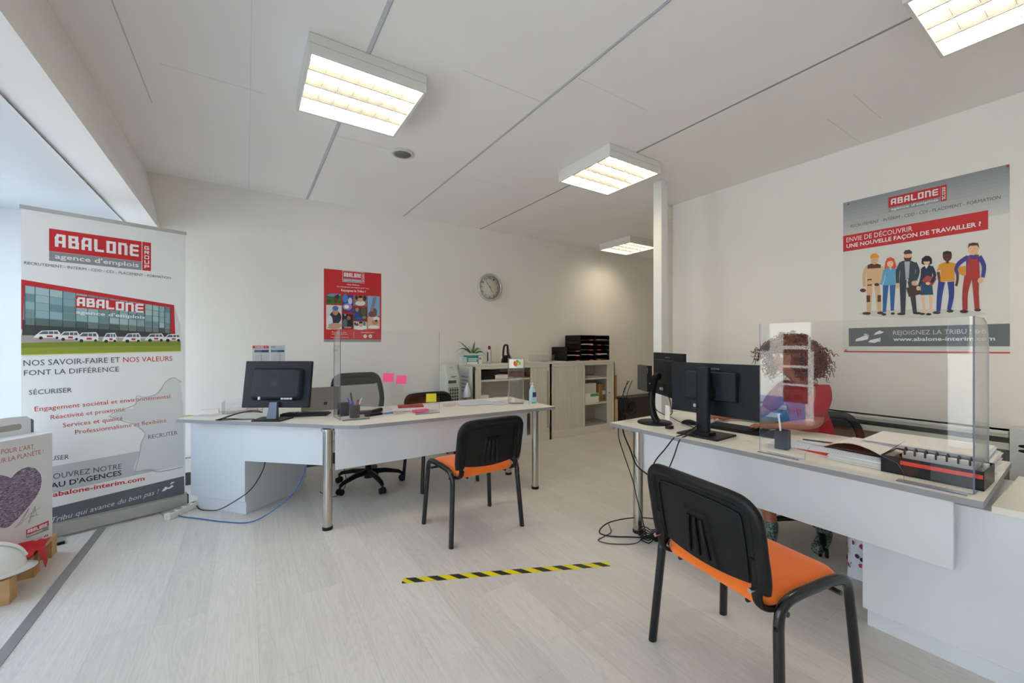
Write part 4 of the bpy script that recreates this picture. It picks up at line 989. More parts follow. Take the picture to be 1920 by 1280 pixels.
# monitor seen from behind
q = dk(493, 783)
t = thing('monitor', 'black desktop monitor on the left desk, back towards the camera', 'monitor', (.165, 3.545, DZ), R(-33))
def hp():
    M0 = Matrix.Rotation(R(-9), 4, 'X')
    M = Matrix.Translation((0,.03,.085))@M0
    m = MB(M); m.box(-.255,.255,0,.028,0,.355,NAVY); sh_ = m.build('screen_housing', t, .005)
    Mf = M@Matrix(((1,0,0,0),(0,0,-1,0),(0,1,0,0),(0,0,0,1)))     # local z -> -y (towards viewer)
    m = MB(Mf); 
    m.loft([[(p[0],p[1],z) for p in rrect(-.19+i,.205-i,.055+i,.30-i*.6,.03)] for i, z in ((0,0),(.004,.014),(.016,.034),(.03,.036))], NAVY2, False, True); m.build('rear_bulge', t)
    m = MB(Mf); n = 32
    ring = lambda r, z: [(.0+r*math.cos(2*math.pi*k/n), .185+r*math.sin(2*math.pi*k/n), z) for k in range(n)]
    m.face(ring(.034, .0364), flat('07080b')); m.text('hp', -.018, .018, .170, .034, flat('39414e'), .0368, .0, .3); m.build('logo', sh_)
    m = MB(Mf); m.box(-.04,.03,.262,.275,.03,.0365,flat('0b0c0e')); m.build('vent_slot', sh_)
    m = MB(Mf); m.box(-.11,-.095,.058,.08,.037,.045,flat('c9ccd0')); 
    for k in range(4): m.box(.06+k*.022,.077+k*.022,.060,.073,.036,.042,flat('b9bfc6'))
    m.build('ports', sh_)
    m = MB(); m.prism([(-.105,-.09),(.105,-.09),(.12,.07),(-.12,.07)], 0, .010, BLACK); m.build('stand_base', t, .002)
    m = MB(); m.add([(-.036,-.02,.01),(.036,-.02,.01),(.028,.006,.13),(-.028,.006,.13),(-.036,.02,.01),(.036,.02,.01),(.028,.03,.13),(-.028,.03,.13)], [(0,1,2,3),(7,6,5,4),(1,5,6,2),(4,0,3,7),(3,2,6,7)], mat('stand_grey','5d6a80',.3)); m.build('stand_neck', t, .002)
    m = MB(M); m.box(-.24,.24,.0281,.0285,.02,.335,flat('08090b')); m.build('screen', sh_)
hp()
def keyboard(lab, x, y, yaw, w_=.44, z=DZ):
    t = thing('keyboard', lab, 'keyboard', (x, y, z), yaw)
    m = MB(); d = .14; m.add([(-w_/2,-d/2,0),(w_/2,-d/2,0),(w_/2,d/2,0),(-w_/2,d/2,0),(-w_/2,-d/2,.012),(w_/2,-d/2,.012),(w_/2,d/2,.024),(-w_/2,d/2,.024)], [(3,2,1,0),(4,5,6,7),(0,1,5,4),(1,2,6,5),(2,3,7,6),(3,0,4,7)], BLACK); kc = m.build('case', t, .003)
    m = MB()
    for r_ in range(6):
        y_ = -d/2+.012+r_*.021; zt = .012+.012*(y_+d/2)/d
        for k in range(22):
            x_ = -w_/2+.012+k*(w_-.024)/22
            if (k in (15, 18)) : continue
            m.box(x_+.001, x_+(w_-.024)/22-.001, y_, y_+.018, zt, zt+.006, NAVY2)
    m.build('keys', kc); return t
keyboard('black keyboard on the left desk beside the monitor foot', .40, 3.62, R(-25+180), .34)
t = thing('tablet', 'grey upright tablet computer with four-square logo on the left desk', 'tablet', (.53, 3.80, DZ), R(-4))
m = MB(); m.box(-.148,.148,0,.009,.0,.198,mat('tablet_grey','8f8b88',.4,metal=.3)); m.box(-.148,.148,-.0015,0,.098,.1,flat('7a7774')); m.build('body', t, .003)
m = MB()
for a in (0,1):
    for b in (0,1): m.box(.025+a*.013,.036+a*.013,-.002,-.0005,.048+b*.013,.059+b*.013,BLACK)
m.build('logo', t)
m = MB(); m.box(-.14,.14,.009,.0095,.01,.19,flat('0c0c0e')); m.build('screen', t)
q = dk(393, 776); slab('white_card_box', 'small flat white box near the left end of the left desk', 'box', q[0]-.06, q[0]+.06, q[1]+.0, q[1]+.10, DZ, DZ+.035, PAPER, rz=R(-2))
q = dk(343, 781); slab('sticky_note', 'yellow sticky note at the left tip of the left desk', 'note', q[0], q[0]+.07, q[1], q[1]+.06, DZ, DZ+.001, flat('d8c46a'), bevel=0, rz=R(-40))
q = dk(392, 779.5); slab('leaflet', 'pale pink leaflet by the left tip of the left desk', 'paper', q[0]-.10, q[0]+.06, q[1]-.02, q[1]+.07, DZ, DZ+.001, flat('d9cdd6'), bevel=0, rz=R(-40))
t = thing('clear_tray', 'clear acrylic tray behind the small white box on the left desk', 'tray', (-.02, 4.10, DZ), R(-5)); m = MB()
for q in ((-.14,.14,-.09,-.088),(-.14,.14,.088,.09),(-.14,-.138,-.09,.09),(.138,.14,-.09,.09)): m.box(*q, 0, .095, ACR)
m.box(-.14,.14,-.09,.09,0,.002,ACR); m.build('tray', t); m = MB(); m.box(-.11,.10,-.07,.07,.0025,.02,flat('cfb8b4')); m.box(-.1,.02,-.06,.06,.0205,.03,PAPER); m.build('papers', t)
def cable(lab, pts, r=.0028, mt=None, name='cable', grp=None, k=8):
    m = MB(); Q = catmull(pts, k); o = Vector(pts[0]); m.tube([q-o for q in Q], r, mt or BLACK, 8); return single(name, m, lab, 'cable', grp, 0, o)
z = DZ+.004
cable('black cable looping on the left desk left of the monitor', [(.10,3.60,z+.05),(.04,3.66,z+.06),(-.06,3.72,z+.035),(-.15,3.76,z),(-.19,3.74,z),(-.16,3.71,z),(-.06,3.68,z),(.05,3.62,z)], .0032, grp='monitor cables')
cable('second black cable looping left of the left monitor', [(.10,3.62,z+.045),(.0,3.70,z+.05),(-.10,3.78,z+.02),(-.16,3.78,z),(-.17,3.72,z+.006),(-.10,3.70,z+.006),(0,3.64,z)], .0028, grp='monitor cables')
# pen cup with pens
pc = (.70, 3.30)
t = thing('pen_cup', 'black pen cup on the left desk behind the clear screen', 'pen cup', (*pc, DZ))
m = MB(); m.lathe([(0,0),(.036,0),(.04,.10),(.0375,.10),(.034,.004),(0,.004)], (0,0,0), flat('26272a')); m.build('cup', t)
for k, (dx, dy, c, L_, nm) in enumerate(((-.030,.0,'2138b0',.155,'blue ballpoint pen, leftmost in the pen cup'),(-.012,-.01,'2138b0',.13,'shorter blue pen in the pen cup'),(-.012,.012,'101114',.19,'tallest black marker in the pen cup'),(.012,.0,'c5402c',.13,'orange-red pen in the pen cup'),(.02,.01,'2138b0',.135,'blue pen at the right of the pen cup'),(.030,-.004,'d9d3c4',.15,'white pen at the right of the pen cup'),(-.002,-.016,'4fae9a',.11,'short green pen in the pen cup'))):
    m = MB(); a = Vector((dx*.3, dy*.3, .006)); d = Vector((dx*1.4, dy*1.4, .15)).normalized(); r_ = .0055 if 'marker' not in nm else .0075
    m.tube([a, a+d*L_*.9, a+d*L_], r_, flat(c), 8, rr=[r_, r_, r_*.5]); single('pen', m, nm, 'pen', 'pens in the cup', 0, (*pc, DZ))
slab('card_reader', 'small black box beside the pen cup on the left desk', 'card reader', .60, .68, 3.40, 3.44, DZ+.0, DZ+.105, flat('15151a'))
slab('wooden_block', 'pale wooden block behind the pen cup', 'block', .695, .72, 3.44, 3.48, DZ, DZ+.12, flat('c79b74'))
t = thing('stapler', 'black stapler right of the pen cup', 'stapler', (.845, 3.31, DZ), R(15))
m = MB(); m.box(-.07,.07,-.02,.02,0,.015,BLACK); m.build('base', t, .003); m = MB(); m.add([(-.075,-.018,.02),(.07,-.018,.03),(.07,.018,.03),(-.075,.018,.02),(-.075,-.018,.035),(.07,-.018,.055),(.07,.018,.055),(-.075,.018,.035)], [(3,2,1,0),(4,5,6,7),(0,1,5,4),(1,2,6,5),(2,3,7,6),(3,0,4,7)], BLACK); m.build('arm', t, .004); m = MB(); m.box(.06,.075,-.015,.015,.014,.05,STEEL); m.build('hinge', t)
slab('folder', 'dark grey folder behind the stapler on the left desk', 'folder', .72, .92, 3.40, 3.50, DZ, DZ+.018, flat('33343a'), rz=R(-8))
sheets('paper_sheets', 'white papers under the red notebook on the left desk', 'papers', (1.20, 3.46), .32, .22, 6, R(-12), spread=.03, z=DZ)
slab('red_notebook', 'dark red notebook lying on papers on the left desk', 'notebook', 1.12, 1.34, 3.48, 3.62, DZ+.009, DZ+.018, flat('a62b31'), rz=R(-16))
slab('leaflet', 'blue leaflet beside the stapler on the left desk', 'leaflet', .93, 1.09, 3.33, 3.38, DZ+.0002, DZ+.004, flat('3f7fc0'), rz=R(10))
sheets('paper_sheets', 'patterned pale papers behind the screen on the left desk', 'papers', (1.26, 3.32), .17, .12, 5, R(30), mt=flat('cfdadf'), spread=.02, z=DZ)
slab('sticky_pad', 'bright pink sticky pad on the left desk', 'sticky pad', 1.15, 1.28, 3.235, 3.29, DZ+.007, DZ+.022, PINK, rz=R(12))
slab('soap_block', 'pale beige block left of the pink sticky pad', 'block', 1.00, 1.07, 3.27, 3.31, DZ, DZ+.022, flat('cdb6ad'), rz=R(2))
slab('soap_block', 'pale pink block right of the clear screen on the left desk', 'block', 1.50, 1.60, 3.40, 3.45, DZ, DZ+.026, flat('d6bfba'), rz=R(4))
sheets('paper_sheets', 'white papers fanned at the right part of the left desk', 'papers', (1.86, 3.46), .34, .25, 4, R(-8), spread=.03, z=DZ)
sheets('paper_sheets', 'papers behind the clear vase on the left desk', 'papers', (2.12, 3.56), .30, .21, 3, R(14), spread=.02, z=DZ)
sheets('paper_sheets', 'small papers in front of the clear vase on the left desk', 'papers', (2.02, 3.31), .20, .11, 3, R(20), spread=.03, z=DZ, mt=PAPER2)
sheets('paper_sheets', 'single white sheet between pink block and screen', 'papers', (1.45, 3.53), .28, .20, 1, R(-5), z=DZ)
# sticky notes on the screen: x measured on the photo, on the screen's plane
for (xa, ya, xb, yb, mt_, lab, rr_) in ((718,699,738,716,PINK,'left pink sticky note on the clear screen',-6),(743,703,762,720,PINK,'right pink sticky note on the clear screen',-4),(799,737,818,754,YELLOW,'yellow sticky note on the clear screen',-2)):
    n_ = Vector((math.sin(R(-3.5)), -math.cos(R(-3.5)), 0)); pp = Vector((.585,3.235,0))+n_*.0062
    a = atplane(xa, yb, pp, n_); b = atplane(xb, ya, pp, n_); w_ = (b-a).xy.length; h_ = b.z-a.z
    m = MB(); m.add([(-w_/2,0,-h_/2),(w_/2,0,-h_/2),(w_/2,0,h_/2),(-w_/2,0,h_/2),(-w_/2,-.004,-h_/2),(w_/2,-.004,-h_/2),(w_/2,-.0005,h_/2),(-w_/2,-.0005,h_/2)], [(3,2,1,0),(4,5,6,7),(0,1,5,4),(1,2,6,5),(2,3,7,6),(3,0,4,7)], mt_)
    o = single('sticky_note', m, lab, 'sticky note', 'sticky notes on the clear screen', 0, (a+b)/2); o.rotation_euler = (0, R(-rr_), R(-3.5))
# clear cylinder vase with strawberry picture
q = dk(977, 757)
t = thing('clear_vase', 'tall clear cylinder with a strawberry picture on the left desk', 'vase', (2.155, 3.24, DZ))
m = MB(); rr_ = .078; H_ = .43; m.lathe([(0,0),(rr_,0),(rr_,H_),(rr_-.003,H_),(rr_-.003,.006),(0,.006)], (0,0,0), ACR, 40); m.build('glass', t)
m = MB(); 
def arcpatch(a0, a1, z0, z1, mt_, r_):
    n = 10; m.loft([[(r_*math.cos(R(a0+(a1-a0)*i/n)), r_*math.sin(R(a0+(a1-a0)*i/n)), zz) for i in range(n+1)] for zz in (z0, z1)], mt_, False, False, closed=False)
arcpatch(180, 300, .34, .425, PAPER, rr_+.0006)
def blob(ac, zc, ra, rz_, mt_, r_): m.face([(r_*math.cos(R(ac+ra*math.cos(2*math.pi*k/12))), r_*math.sin(R(ac+ra*math.cos(2*math.pi*k/12))), zc+rz_*math.sin(2*math.pi*k/12)) for k in range(12)], mt_)
blob(228,.385,9,.024,flat('c2402c'),rr_+.0014); blob(236,.372,7,.018,flat('d9573c'),rr_+.002); blob(250,.388,13,.022,flat('9bbf3c'),rr_+.0014); blob(262,.385,9,.018,flat('b9c94a'),rr_+.002); blob(243,.408,8,.008,flat('5f9a34'),rr_+.002)
m.build('picture', t)
# sanitizer
t = thing('sanitizer_bottle', 'clear sanitizer pump bottle with blue label on the left desk', 'bottle', (2.275, 3.14, DZ))
m = MB(); m.loft([[(p[0],p[1],zz) for p in rrect(-.03*f,.03*f,-.02*f,.02*f,.012*f)] for f, zz in ((.95,0),(1,.004),(1,.125),(.85,.14),(.45,.15),(.4,.158))], mat('gel','b5cfd8',.15)); m.build('bottle', t)
m = MB(); m.box(-.012,.029,-.0215,-.0202,.065,.11,flat('26357f')); m.box(-.028,.029,-.0212,-.0202,.012,.062,flat('a9cbd8')); m.box(-.028,.029,-.0214,-.0202,.004,.02,flat('5fb0b4')); m.ell = None; m.build('label', t)
m = MB(); m.lathe([(0,.158),(.014,.158),(.014,.172),(.005,.174),(.005,.19),(.011,.191),(.011,.197),(0,.198)], (0,0,0), PAPER); m.box(-.028,.008,-.005,.005,.191,.197,PAPER); m.build('pump', t)
# under the left desk
cable('blue network cable on the floor below the left desk', [(.36,3.32,.40),(.34,3.32,.33),(.27,3.35,.20),(.14,3.42,.08),(.02,3.50,.012),(-.13,3.62,.006),(-.30,3.80,.006),(-.42,3.93,.006),(-.46,4.02,.02)], .0042, mat('blue_cable','2a5f9e',.4), name='network_cable')
cable('black cable hanging down the front of the left pedestal', [(.12,3.60,.42),(.10,3.59,.34),(.03,3.60,.22),(-.07,3.70,.12),(-.18,3.84,.03),(-.27,3.96,.006),(-.31,4.02,.006),(-.33,4.06,.02)], .0036)
cable('thin black cable curling under the left desk near the chrome leg', [(.62,3.60,.42),(.66,3.60,.32),(.70,3.62,.15),(.66,3.68,.03),(.58,3.74,.006),(.52,3.78,.05)], .003)
t = thing('power_strip', 'white power strip on the floor beside the left desk pedestal', 'power strip', (-.40, 4.02, 0), R(52))
m = MB(); m.box(-.15,.15,-.025,.025,0,.045,flat('dedbd2')); m.build('body', t, .004)
for k in range(4):
    m = MB(); x = -.105+k*.062; m.lathe([(0,.0452),(.018,.0452),(.019,.047),(.020,.0452)], (x,0,0), flat('b5b2aa'), 18); m.cyl((x-.006,0,.0453),(x-.006,0,.0475),.003,BLACK,8); m.cyl((x+.006,0,.0453),(x+.006,0,.0475),.003,BLACK,8); m.build('socket', t)

# ------------------------------------------------------------------ right desk things
def wide_monitor(lab, loc, yaw, zb, base, cols):
    t = thing('monitor', lab, 'monitor', loc, yaw)
    W2, H_ = .278, .325
    m = MB(); m.box(-W2, W2, 0, .022, zb, zb+H_, NAVY); sh_ = m.build('screen_housing', t, .003)
    Mf = Matrix(((1,0,0,0),(0,0,-1,0),(0,1,0,0),(0,0,0,1)))
    m = MB(Mf); m.loft([[(p[0],p[1],z_) for p in rrect(-.165+i,.165-i,zb+.095+i,zb+.275-i,.006)] for i, z_ in ((0,0),(.002,.026),(.006,.03))], NAVY2, False, True); m.build('rear_bulge', t)
    m = MB(Mf); m.text('iiyama', -.035, .05, zb+.288, .014, flat('7d8591'), .0006, .01); m.build('logo', sh_)
    m = MB(Mf); m.box(-.13,-.05,zb+.02,zb+.085,.0002,.004,flat('0b0d11')); m.box(-.115,-.10,zb+.04,zb+.06,.004,.012,flat('c5c9cf')); m.box(-.085,-.062,zb+.04,zb+.062,.004,.012,flat('a9adb3')); m.build('ports', sh_)
    m = MB(); m.box(-W2+.008,W2-.008,.022,.0225,zb+.012,zb+H_-.008,flat('08090b')); m.build('screen', sh_)
    return t
A_ = Vector((2.443,1.751)); B_ = Vector((2.467,1.186)); c_ = (A_+B_)/2
t = wide_monitor('nearer black widescreen monitor on the right desk, back to the camera', (2.455, 1.468, DZ), math.atan2(-(A_-B_).y, (B_-A_).x), .12, 0, 0)
m = MB(); m.box(-.135,.125,-.17,.06,0,.012,BLACK); m.build('stand_base', t, .003)
m = MB(); m.prism(rrect(-.040,.040,-.118,-.072,.018), .0125, .425, NAVY, sm=True)
m.build('stand_column', t)
m = MB(); m.prism([(-.052,-.13),(.052,-.13),(.06,-.06),(-.06,-.06)], .0121, .03, BLACK); m.build('column_foot', t, .002); m = MB(); m.box(-.04,.04,-.075,-.028,.24,.30,BLACK); m.build('bracket', t, .002)
A2 = Vector((2.72,2.16)); B2 = Vector((2.43,1.70)); c2 = (A2+B2)/2; dd = (B2-A2)
t = wide_monitor('farther black monitor on the right desk, behind the nearer one', (c2.x+.04, c2.y-.02, DZ), math.atan2(dd.y, dd.x), .175, 0, 0)
t2 = thing('mini_computer', 'dark grey mini computer clipped to the farther monitor stand', 'computer', (2.44, 1.975, DZ+.228), R(-120))
m = MB(); m.box(-.09,.095,-.018,.018,0,.185,mat('pc_grey','3a3a38',.45)); m.build('case', t2, .003)
m = MB(); m.box(.095,.099,-.018,.018,0,.185,BLACK); m.box(.099,.1,-.016,-.013,.13,.17,flat('9a9c9e')); m.cyl((.098,0,.06),(.101,0,.06),.005,STEEL,12); m.build('front_plate', t2)
m = MB(Matrix.Rotation(-t.rotation_euler.z,4,'Z')@Matrix.Translation((-t.location.x,-t.location.y,0)))
m.loft([[(2.46+r_*math.cos(2*math.pi*k/32), 1.90+r_*math.sin(2*math.pi*k/32), z_) for k in range(32)] for r_, z_ in ((.118,0),(.12,.004),(.115,.011),(.01,.013))], BLACK)
m.tube(catmull([(2.46,1.875,.012),(2.45,1.90,.06),(2.455,1.92,.14),(2.47,1.925,.24),(2.50,1.925,.32),(2.54,1.925,.33)],5), .03, BLACK, 12, rr=None, flat=.8); m.build('stand', t)
# keyboard, papers, hand-worn things
keyboard('black keyboard in front of the person on the right desk', 2.70, 1.40, R(-90+4), .44)
sheets('paper_sheets', 'white papers beyond the keyboard on the right desk', 'papers', (2.93, 1.56), .30, .21, 5, R(100), spread=.02, z=DZ)
sheets('paper_sheets', 'white papers behind the clear screen by the pen holder', 'papers', (2.62, 1.02), .21, .30, 4, R(10), spread=.02, z=DZ)
t = thing('computer_mouse', 'black mouse between the monitors on the right desk', 'mouse', (2.62, 1.73, DZ), R(20)); m = MB(); m.sph((0,0,.004),(.032,.055,.03),BLACK,16,8,z0=0); m.build('body', t)
slab('note_slip', 'white note hanging on the left corner of nearer monitor', 'note', 2.425, 2.427, 1.735, 1.80, DZ+.045, DZ+.145, PAPER, bevel=0, rz=R(-28))
slab('connector_block', 'small black plug lying on the right desk near the round stand', 'plug', 2.355, 2.40, 1.70, 1.735, DZ, DZ+.018, BLACK)
t = thing('pen_holder', 'dark square pen holder behind the clear screen on the right desk', 'pen holder', (2.44, 1.055, DZ), R(8)); m = MB()
for q in ((-.03,.03,-.03,-.027),(-.03,.03,.027,.03),(-.03,-.027,-.03,.03),(.027,.03,-.03,.03)): m.box(*q, 0, .10, flat('1d1f24'))
m.box(-.03,.03,-.03,.03,0,.003,flat('1d1f24')); m.build('holder', t)
m = MB(); m.tube([(0,0,.005),(-.025,.01,.19)], .005, PAPER, 8); single('pen', m, 'white pen standing in the dark square pen holder', 'pen', None, 0, (2.44, 1.055, DZ))
m = MB(); m.tube([(-.07,0,.004),(.05,0,.004)], .004, flat('3a3f46'), 8); m.tube([(.05,0,.004),(.075,0,.004)], .0045, flat('b02a34'), 8); single('pen', m, 'red-tipped pen lying near the red booklet', 'pen', None, 0, (2.72, .995, DZ+.012), rz=R(-75))
sheets('booklet', 'pale booklet lying over the red booklet on the right desk', 'booklet', (2.75, .92), .21, .28, 6, R(-12), spread=.006, z=DZ+.004)
slab('booklet', 'red booklet sticking out under pale papers on the right desk', 'booklet', 2.48, 2.62, .84, 1.0, DZ, DZ+.004, flat('c8281f'), rz=R(-10))
# stack of folders with sheets
t = thing('paper_stack', 'thick stack of papers in folders on the right desk', 'paper stack', (2.56, .725, DZ), R(-4))
random.seed(11); m = MB()
for k in range(26):
    m.M = Matrix.Translation((random.uniform(-.008,.008),random.uniform(-.008,.008),k*.0021))@Matrix.Rotation(random.uniform(-.03,.03),4,'Z'); m.box(-.15,.15,-.105,.105,0,.0017,PAPER if random.random() < .55 else PAPER2)
m.build('sheets', t)
m = MB(); rows = []
for i in range(9):
    f = i/8; rows.append([(-.165+.33*f, -.125+.25*j/8, .060+.038*math.sin(math.pi*j/8)*(1-f)**1.3+.008*f) for j in range(9)])
m.loft(rows, PAPER, False, False, closed=False); m.loft([[(p[0],p[1],p[2]-.002) for p in r_] for r_ in rows], PAPER, False, False, closed=False)
m.box(-.16,.15,-.12,.12,.0555,.0575,flat('2a2326')); m.build('folder_cover', t)  # dark sheet paints in the shaded gap under the raised cover
m = MB(); m.tube([(.10,-.11,.075),(.13,-.08,.078),(.11,-.06,.08)], .0012, STEEL, 6); m.cyl((.12,-.095,.073),(.12,-.095,.082),.008,flat('3a3026'),10); m.build('clip', t)
# open black lever file in front + papers behind
t = thing('ring_binder', 'open black ring binder with red strip on the right desk', 'binder', (2.43, .475, DZ), R(-90))
BT = mat('binder_grey', '17181b', .4, spec=.3)
m = MB(); m.box(-.155,.15,-.05,-.047,0,.075,BT); m.box(-.155,.15,.16,.163,0,.075,BT); m.box(-.155,-.152,-.05,.163,0,.075,BT); m.box(.147,.15,-.05,.163,0,.075,BT); m.box(-.155,.15,-.05,.163,0,.003,BT); m.build('case', t, .001)
m = MB(); m.box(-.09,.148,-.0522,-.0502,.046,.062,flat('d8402f')); m.build('red_strip', t)
m = MB(); m.box(-.11,.145,.06,.10,.0035,.083,PAPER); m.build('pages', t)
for k in range(8):
    m = MB(); x = -.10+k*.033; m.tube([(x,.052,.07),(x,.052,.092),(x,.07,.10),(x,.085,.092),(x,.085,.084)], .0035, flat('3a3c40'), 8); m.build('ring', t)
m = MB(); m.add([(-.152,-.046,.075),(-.11,-.046,.115),(-.11,.12,.125),(-.152,.12,.078)], [(0,1,2,3),(3,2,1,0)], flat('3a3b3e')); m.build('divider', t)
sheets('paper_sheets', 'wide loose pile of white papers behind the ring binder', 'papers', (2.78, .56), .32, .40, 40, R(2), spread=.02, th=.0022, seed=5, z=DZ)
t = thing('clipped_papers', 'papers held by a black clip at the near end of the right desk', 'papers', (2.78, .37-.012, DZ+.0), R(-8)); m = MB()
m.box(-.09,.08,-.02,-.012,0,.03,PAPER); m.build('sheets', t); m = MB(); m.box(-.1,-.085,-.026,-.006,0,.022,BLACK); m.build('clip', t)
# cables right
cable('black cable hanging from nearer monitor stand over the desk edge', [(2.40,1.46,.95),(2.37,1.47,.88),(2.335,1.485,.80),(2.25,1.53,.742),(2.205,1.56,.72),(2.20,1.62,.64),(2.215,1.70,.55),(2.24,1.76,.46)], .0038, grp='cables over the right desk edge')
cable('second cable from nearer monitor stand over the desk edge', [(2.40,1.45,.95),(2.37,1.455,.86),(2.33,1.47,.79),(2.25,1.50,.742),(2.205,1.52,.715),(2.195,1.55,.62),(2.21,1.60,.52)], .0038, grp='cables over the right desk edge')
cable('thick black cable from the desk corner across the chrome leg', [(2.26,2.02,.70),(2.27,2.01,.64),(2.24,1.93,.56),(2.20,1.84,.48),(2.22,1.72,.42),(2.26,1.65,.36)], .005)
cable('thin black cable falling beside the chrome desk leg', [(2.24,2.04,.70),(2.235,2.03,.62),(2.22,1.96,.50),(2.20,1.88,.38),(2.19,1.83,.26),(2.21,1.80,.12),(2.23,1.79,.02)], .0034)
cable('black cable loop on the floor left of the chrome leg', [(2.30,1.75,.13),(2.24,1.90,.10),(2.12,2.02,.05),(2.03,2.02,.006),(2.06,1.93,.006),(2.20,1.82,.006),(2.35,1.66,.006),(2.45,1.62,.01)], .0042)
cable('thin brown cable loop on the floor reaching furthest left', [(2.22,1.80,.03),(2.12,1.78,.006),(1.98,1.86,.006),(1.94,1.94,.006),(2.02,1.96,.006),(2.10,1.98,.006),(2.14,2.04,.03)], .003, flat('3a2f2a'))
t = thing('power_adapter', 'black power adapter with coiled cable at the foot of the right desk leg', 'power adapter', (2.235, 1.76, 0), R(-20))
m = MB(); m.box(.02,.13,-.03,.03,0,.032,BLACK); m.build('brick', t, .005)
m = MB(); random.seed(2); Q = []
for k in range(70):
    a = k*.42; r_ = .055+.014*math.sin(k*.9); Q.append((-.01+r_*math.cos(a), .0+r_*math.sin(a)*.85, .006+.0009*k+.008*math.sin(k*1.7)))
m.tube([(q[0],q[1],max(q[2],.004)) for q in Q], .0036, BLACK, 7); m.build('coiled_cord', t)
slab('plug_socket', 'white plug block on the floor behind the chrome leg', 'plug', 2.39, 2.46, 1.76, 1.83, 0, .055, PAPER, bevel=.006)
# bundle hanging behind the mini computer
m = MB(); random.seed(9); Q = []
for k in range(150):
    a = k*.55; r_ = .05+.014*math.sin(k*.37)+random.uniform(-.006,.006); Q.append((r_*math.cos(a)*.9, .03*math.sin(k*.21)+random.uniform(-.006,.006), r_*math.sin(a)))
m.tube(Q, .0028, BLACK, 6); single('cable_bundle', m, 'tangled bundle of black cables beside the mini computer', 'cable', None, 0, (2.36, 2.06, .835))
for k, (dx, sg) in enumerate(((-.03,.02),(-.01,-.01),(.02,.01))):
    cable('%s of three thin cables hanging from the mini computer' % ('leftmost','middle','rightmost')[k], [(2.355+dx,2.03,1.03),(2.34+dx+sg,2.06,.96),(2.345+dx,2.075,.90),(2.355+dx,2.06,.86)], .0026, grp='cables hanging from the mini computer')
cable('black cable from farther monitor drooping to the desk', [(2.56,1.86,.93),(2.55,1.83,.86),(2.52,1.80,.81),(2.46,1.80,.80),(2.42,1.86,.84),(2.44,1.90,.93)], .0032)
cable('thin cable lying on the desk between the two monitors', [(2.50,1.84,.80),(2.53,1.76,.76),(2.55,1.68,.735),(2.50,1.60,.735),(2.46,1.62,.735)], .0025)

# ------------------------------------------------------------------ heater duct on the right wall
DUCT = mat('duct_white', 'd3d1c8', .5); DARKG = mat('duct_grey', '84837c', .6)
t = thing('convector_heater', 'long low convector heater along the right wall behind the desk', 'heater', (3.87, 1.3, 0))
T = Matrix.Translation((-3.87,-1.3,0))
m = MB(T); m.box(3.83,3.928,.425,2.30,.735,.775,DUCT); m.box(3.815,3.928,.425,2.30,.755,.775,DUCT); m.build('top_cover', t, .003)
m = MB(T); m.box(3.86,3.928,.425,2.30,.08,.66,DARKG); m.box(3.84,3.928,.425,2.30,.66,.70,DUCT); m.box(3.85,3.928,.425,2.3,.70,.735,flat('3c3b37')); m.build('body', t)
m = MB(T); 
for i in range(60):
    for j in range(9): m.box(3.857,3.8602,.44+i*.006,.4432+i*.006,.52+j*.013+(.006 if i%2 else 0),.526+j*.013+(.006 if i%2 else 0),flat('3a3a36'))
m.build('grille', t)
t = thing('heater_end_box', 'pale end box with two black oval slots beside the heater', 'heater box', (3.85, 0, 0))
m = MB(); m.box(-.05,.08,-1.2,.42,.02,.80,mat('end_box','c9ccca',.5)); m.build('case', t, .004)
for z_ in (.70,.672):
    m = MB(); m.sph((-.052,.365,z_),(.004,.022,.009),BLACK,14,8); m.build('slot', t)

# ------------------------------------------------------------------ left front: pallet, gift box, helmet, cloth
t = thing('pallet', 'small wooden pallet in the bottom left corner', 'pallet', (-1.35, 3.36, 0))
T = Matrix.Translation((1.35,-3.36,0))
for k in range(5):
    x = -1.75+.0+k*.165; m = MB(T); m.box(x, x+.10, 3.07, 3.68, .105, .122, WOOD); m.build('top_board', t)
for y in (3.07, 3.35, 3.60):
    for x in (-1.75,-1.42,-1.09):
        m = MB(T); m.box(x, x+.10, y, y+.08, .0, .088, WOOD); m.build('block', t)
    m = MB(T); m.box(-1.75,-.99,y,y+.08,.0885,.1045,WOOD); m.build('stringer', t)
t = thing('gift_box', 'white carry box with a heart picture standing on the pallet', 'box', (-1.0, 3.60, .1225), 0)
gd = Vector((.63,.78,0)).normalized(); gp = Vector((-.995,3.625,0))
S = Sheet(gp, gd); 
S.m.box(-.43, 0, .1225, .752, -.27, 0, flat('d9d9d8'))
S.z = (0, 770, 4.417)
S.text("POUR L'ART,", (8,360), (288,312), 42, flat('c9636b'), 2); S.text('POUR LA PLANÈTE !', (-90,455), (360,352), 42, flat('c9636b'), 2)
hp_ = [(92,556),(130,515),(180,480),(230,464),(290,475),(335,520),(345,575),(335,640),(300,710),(230,800),(150,890),(80,955),(45,970),(-20,965),(-120,900),(-160,800),(-165,700),(-140,600),(-80,550),(0,530),(50,540)]
HEART = bpy.data.materials.new('woven_heart'); HEART.use_nodes = True; nt = HEART.node_tree
tc = nt.nodes.new('ShaderNodeTexCoord'); mp = nt.nodes.new('ShaderNodeMapping'); mp.inputs['Scale'].default_value = (26,26,90); vo = nt.nodes.new('ShaderNodeTexNoise'); vo.inputs['Scale'].default_value = 2.6; vo.inputs['Detail'].default_value = 3; vo.inputs['Roughness'].default_value=.7
cr = nt.nodes.new('ShaderNodeValToRGB'); cr.color_ramp.elements[0].position = .36; cr.color_ramp.elements[1].position = .66
cr.color_ramp.elements[0].color = (*lin('3c4258'),1); cr.color_ramp.elements[1].color = (*lin('d3c8d6'),1)
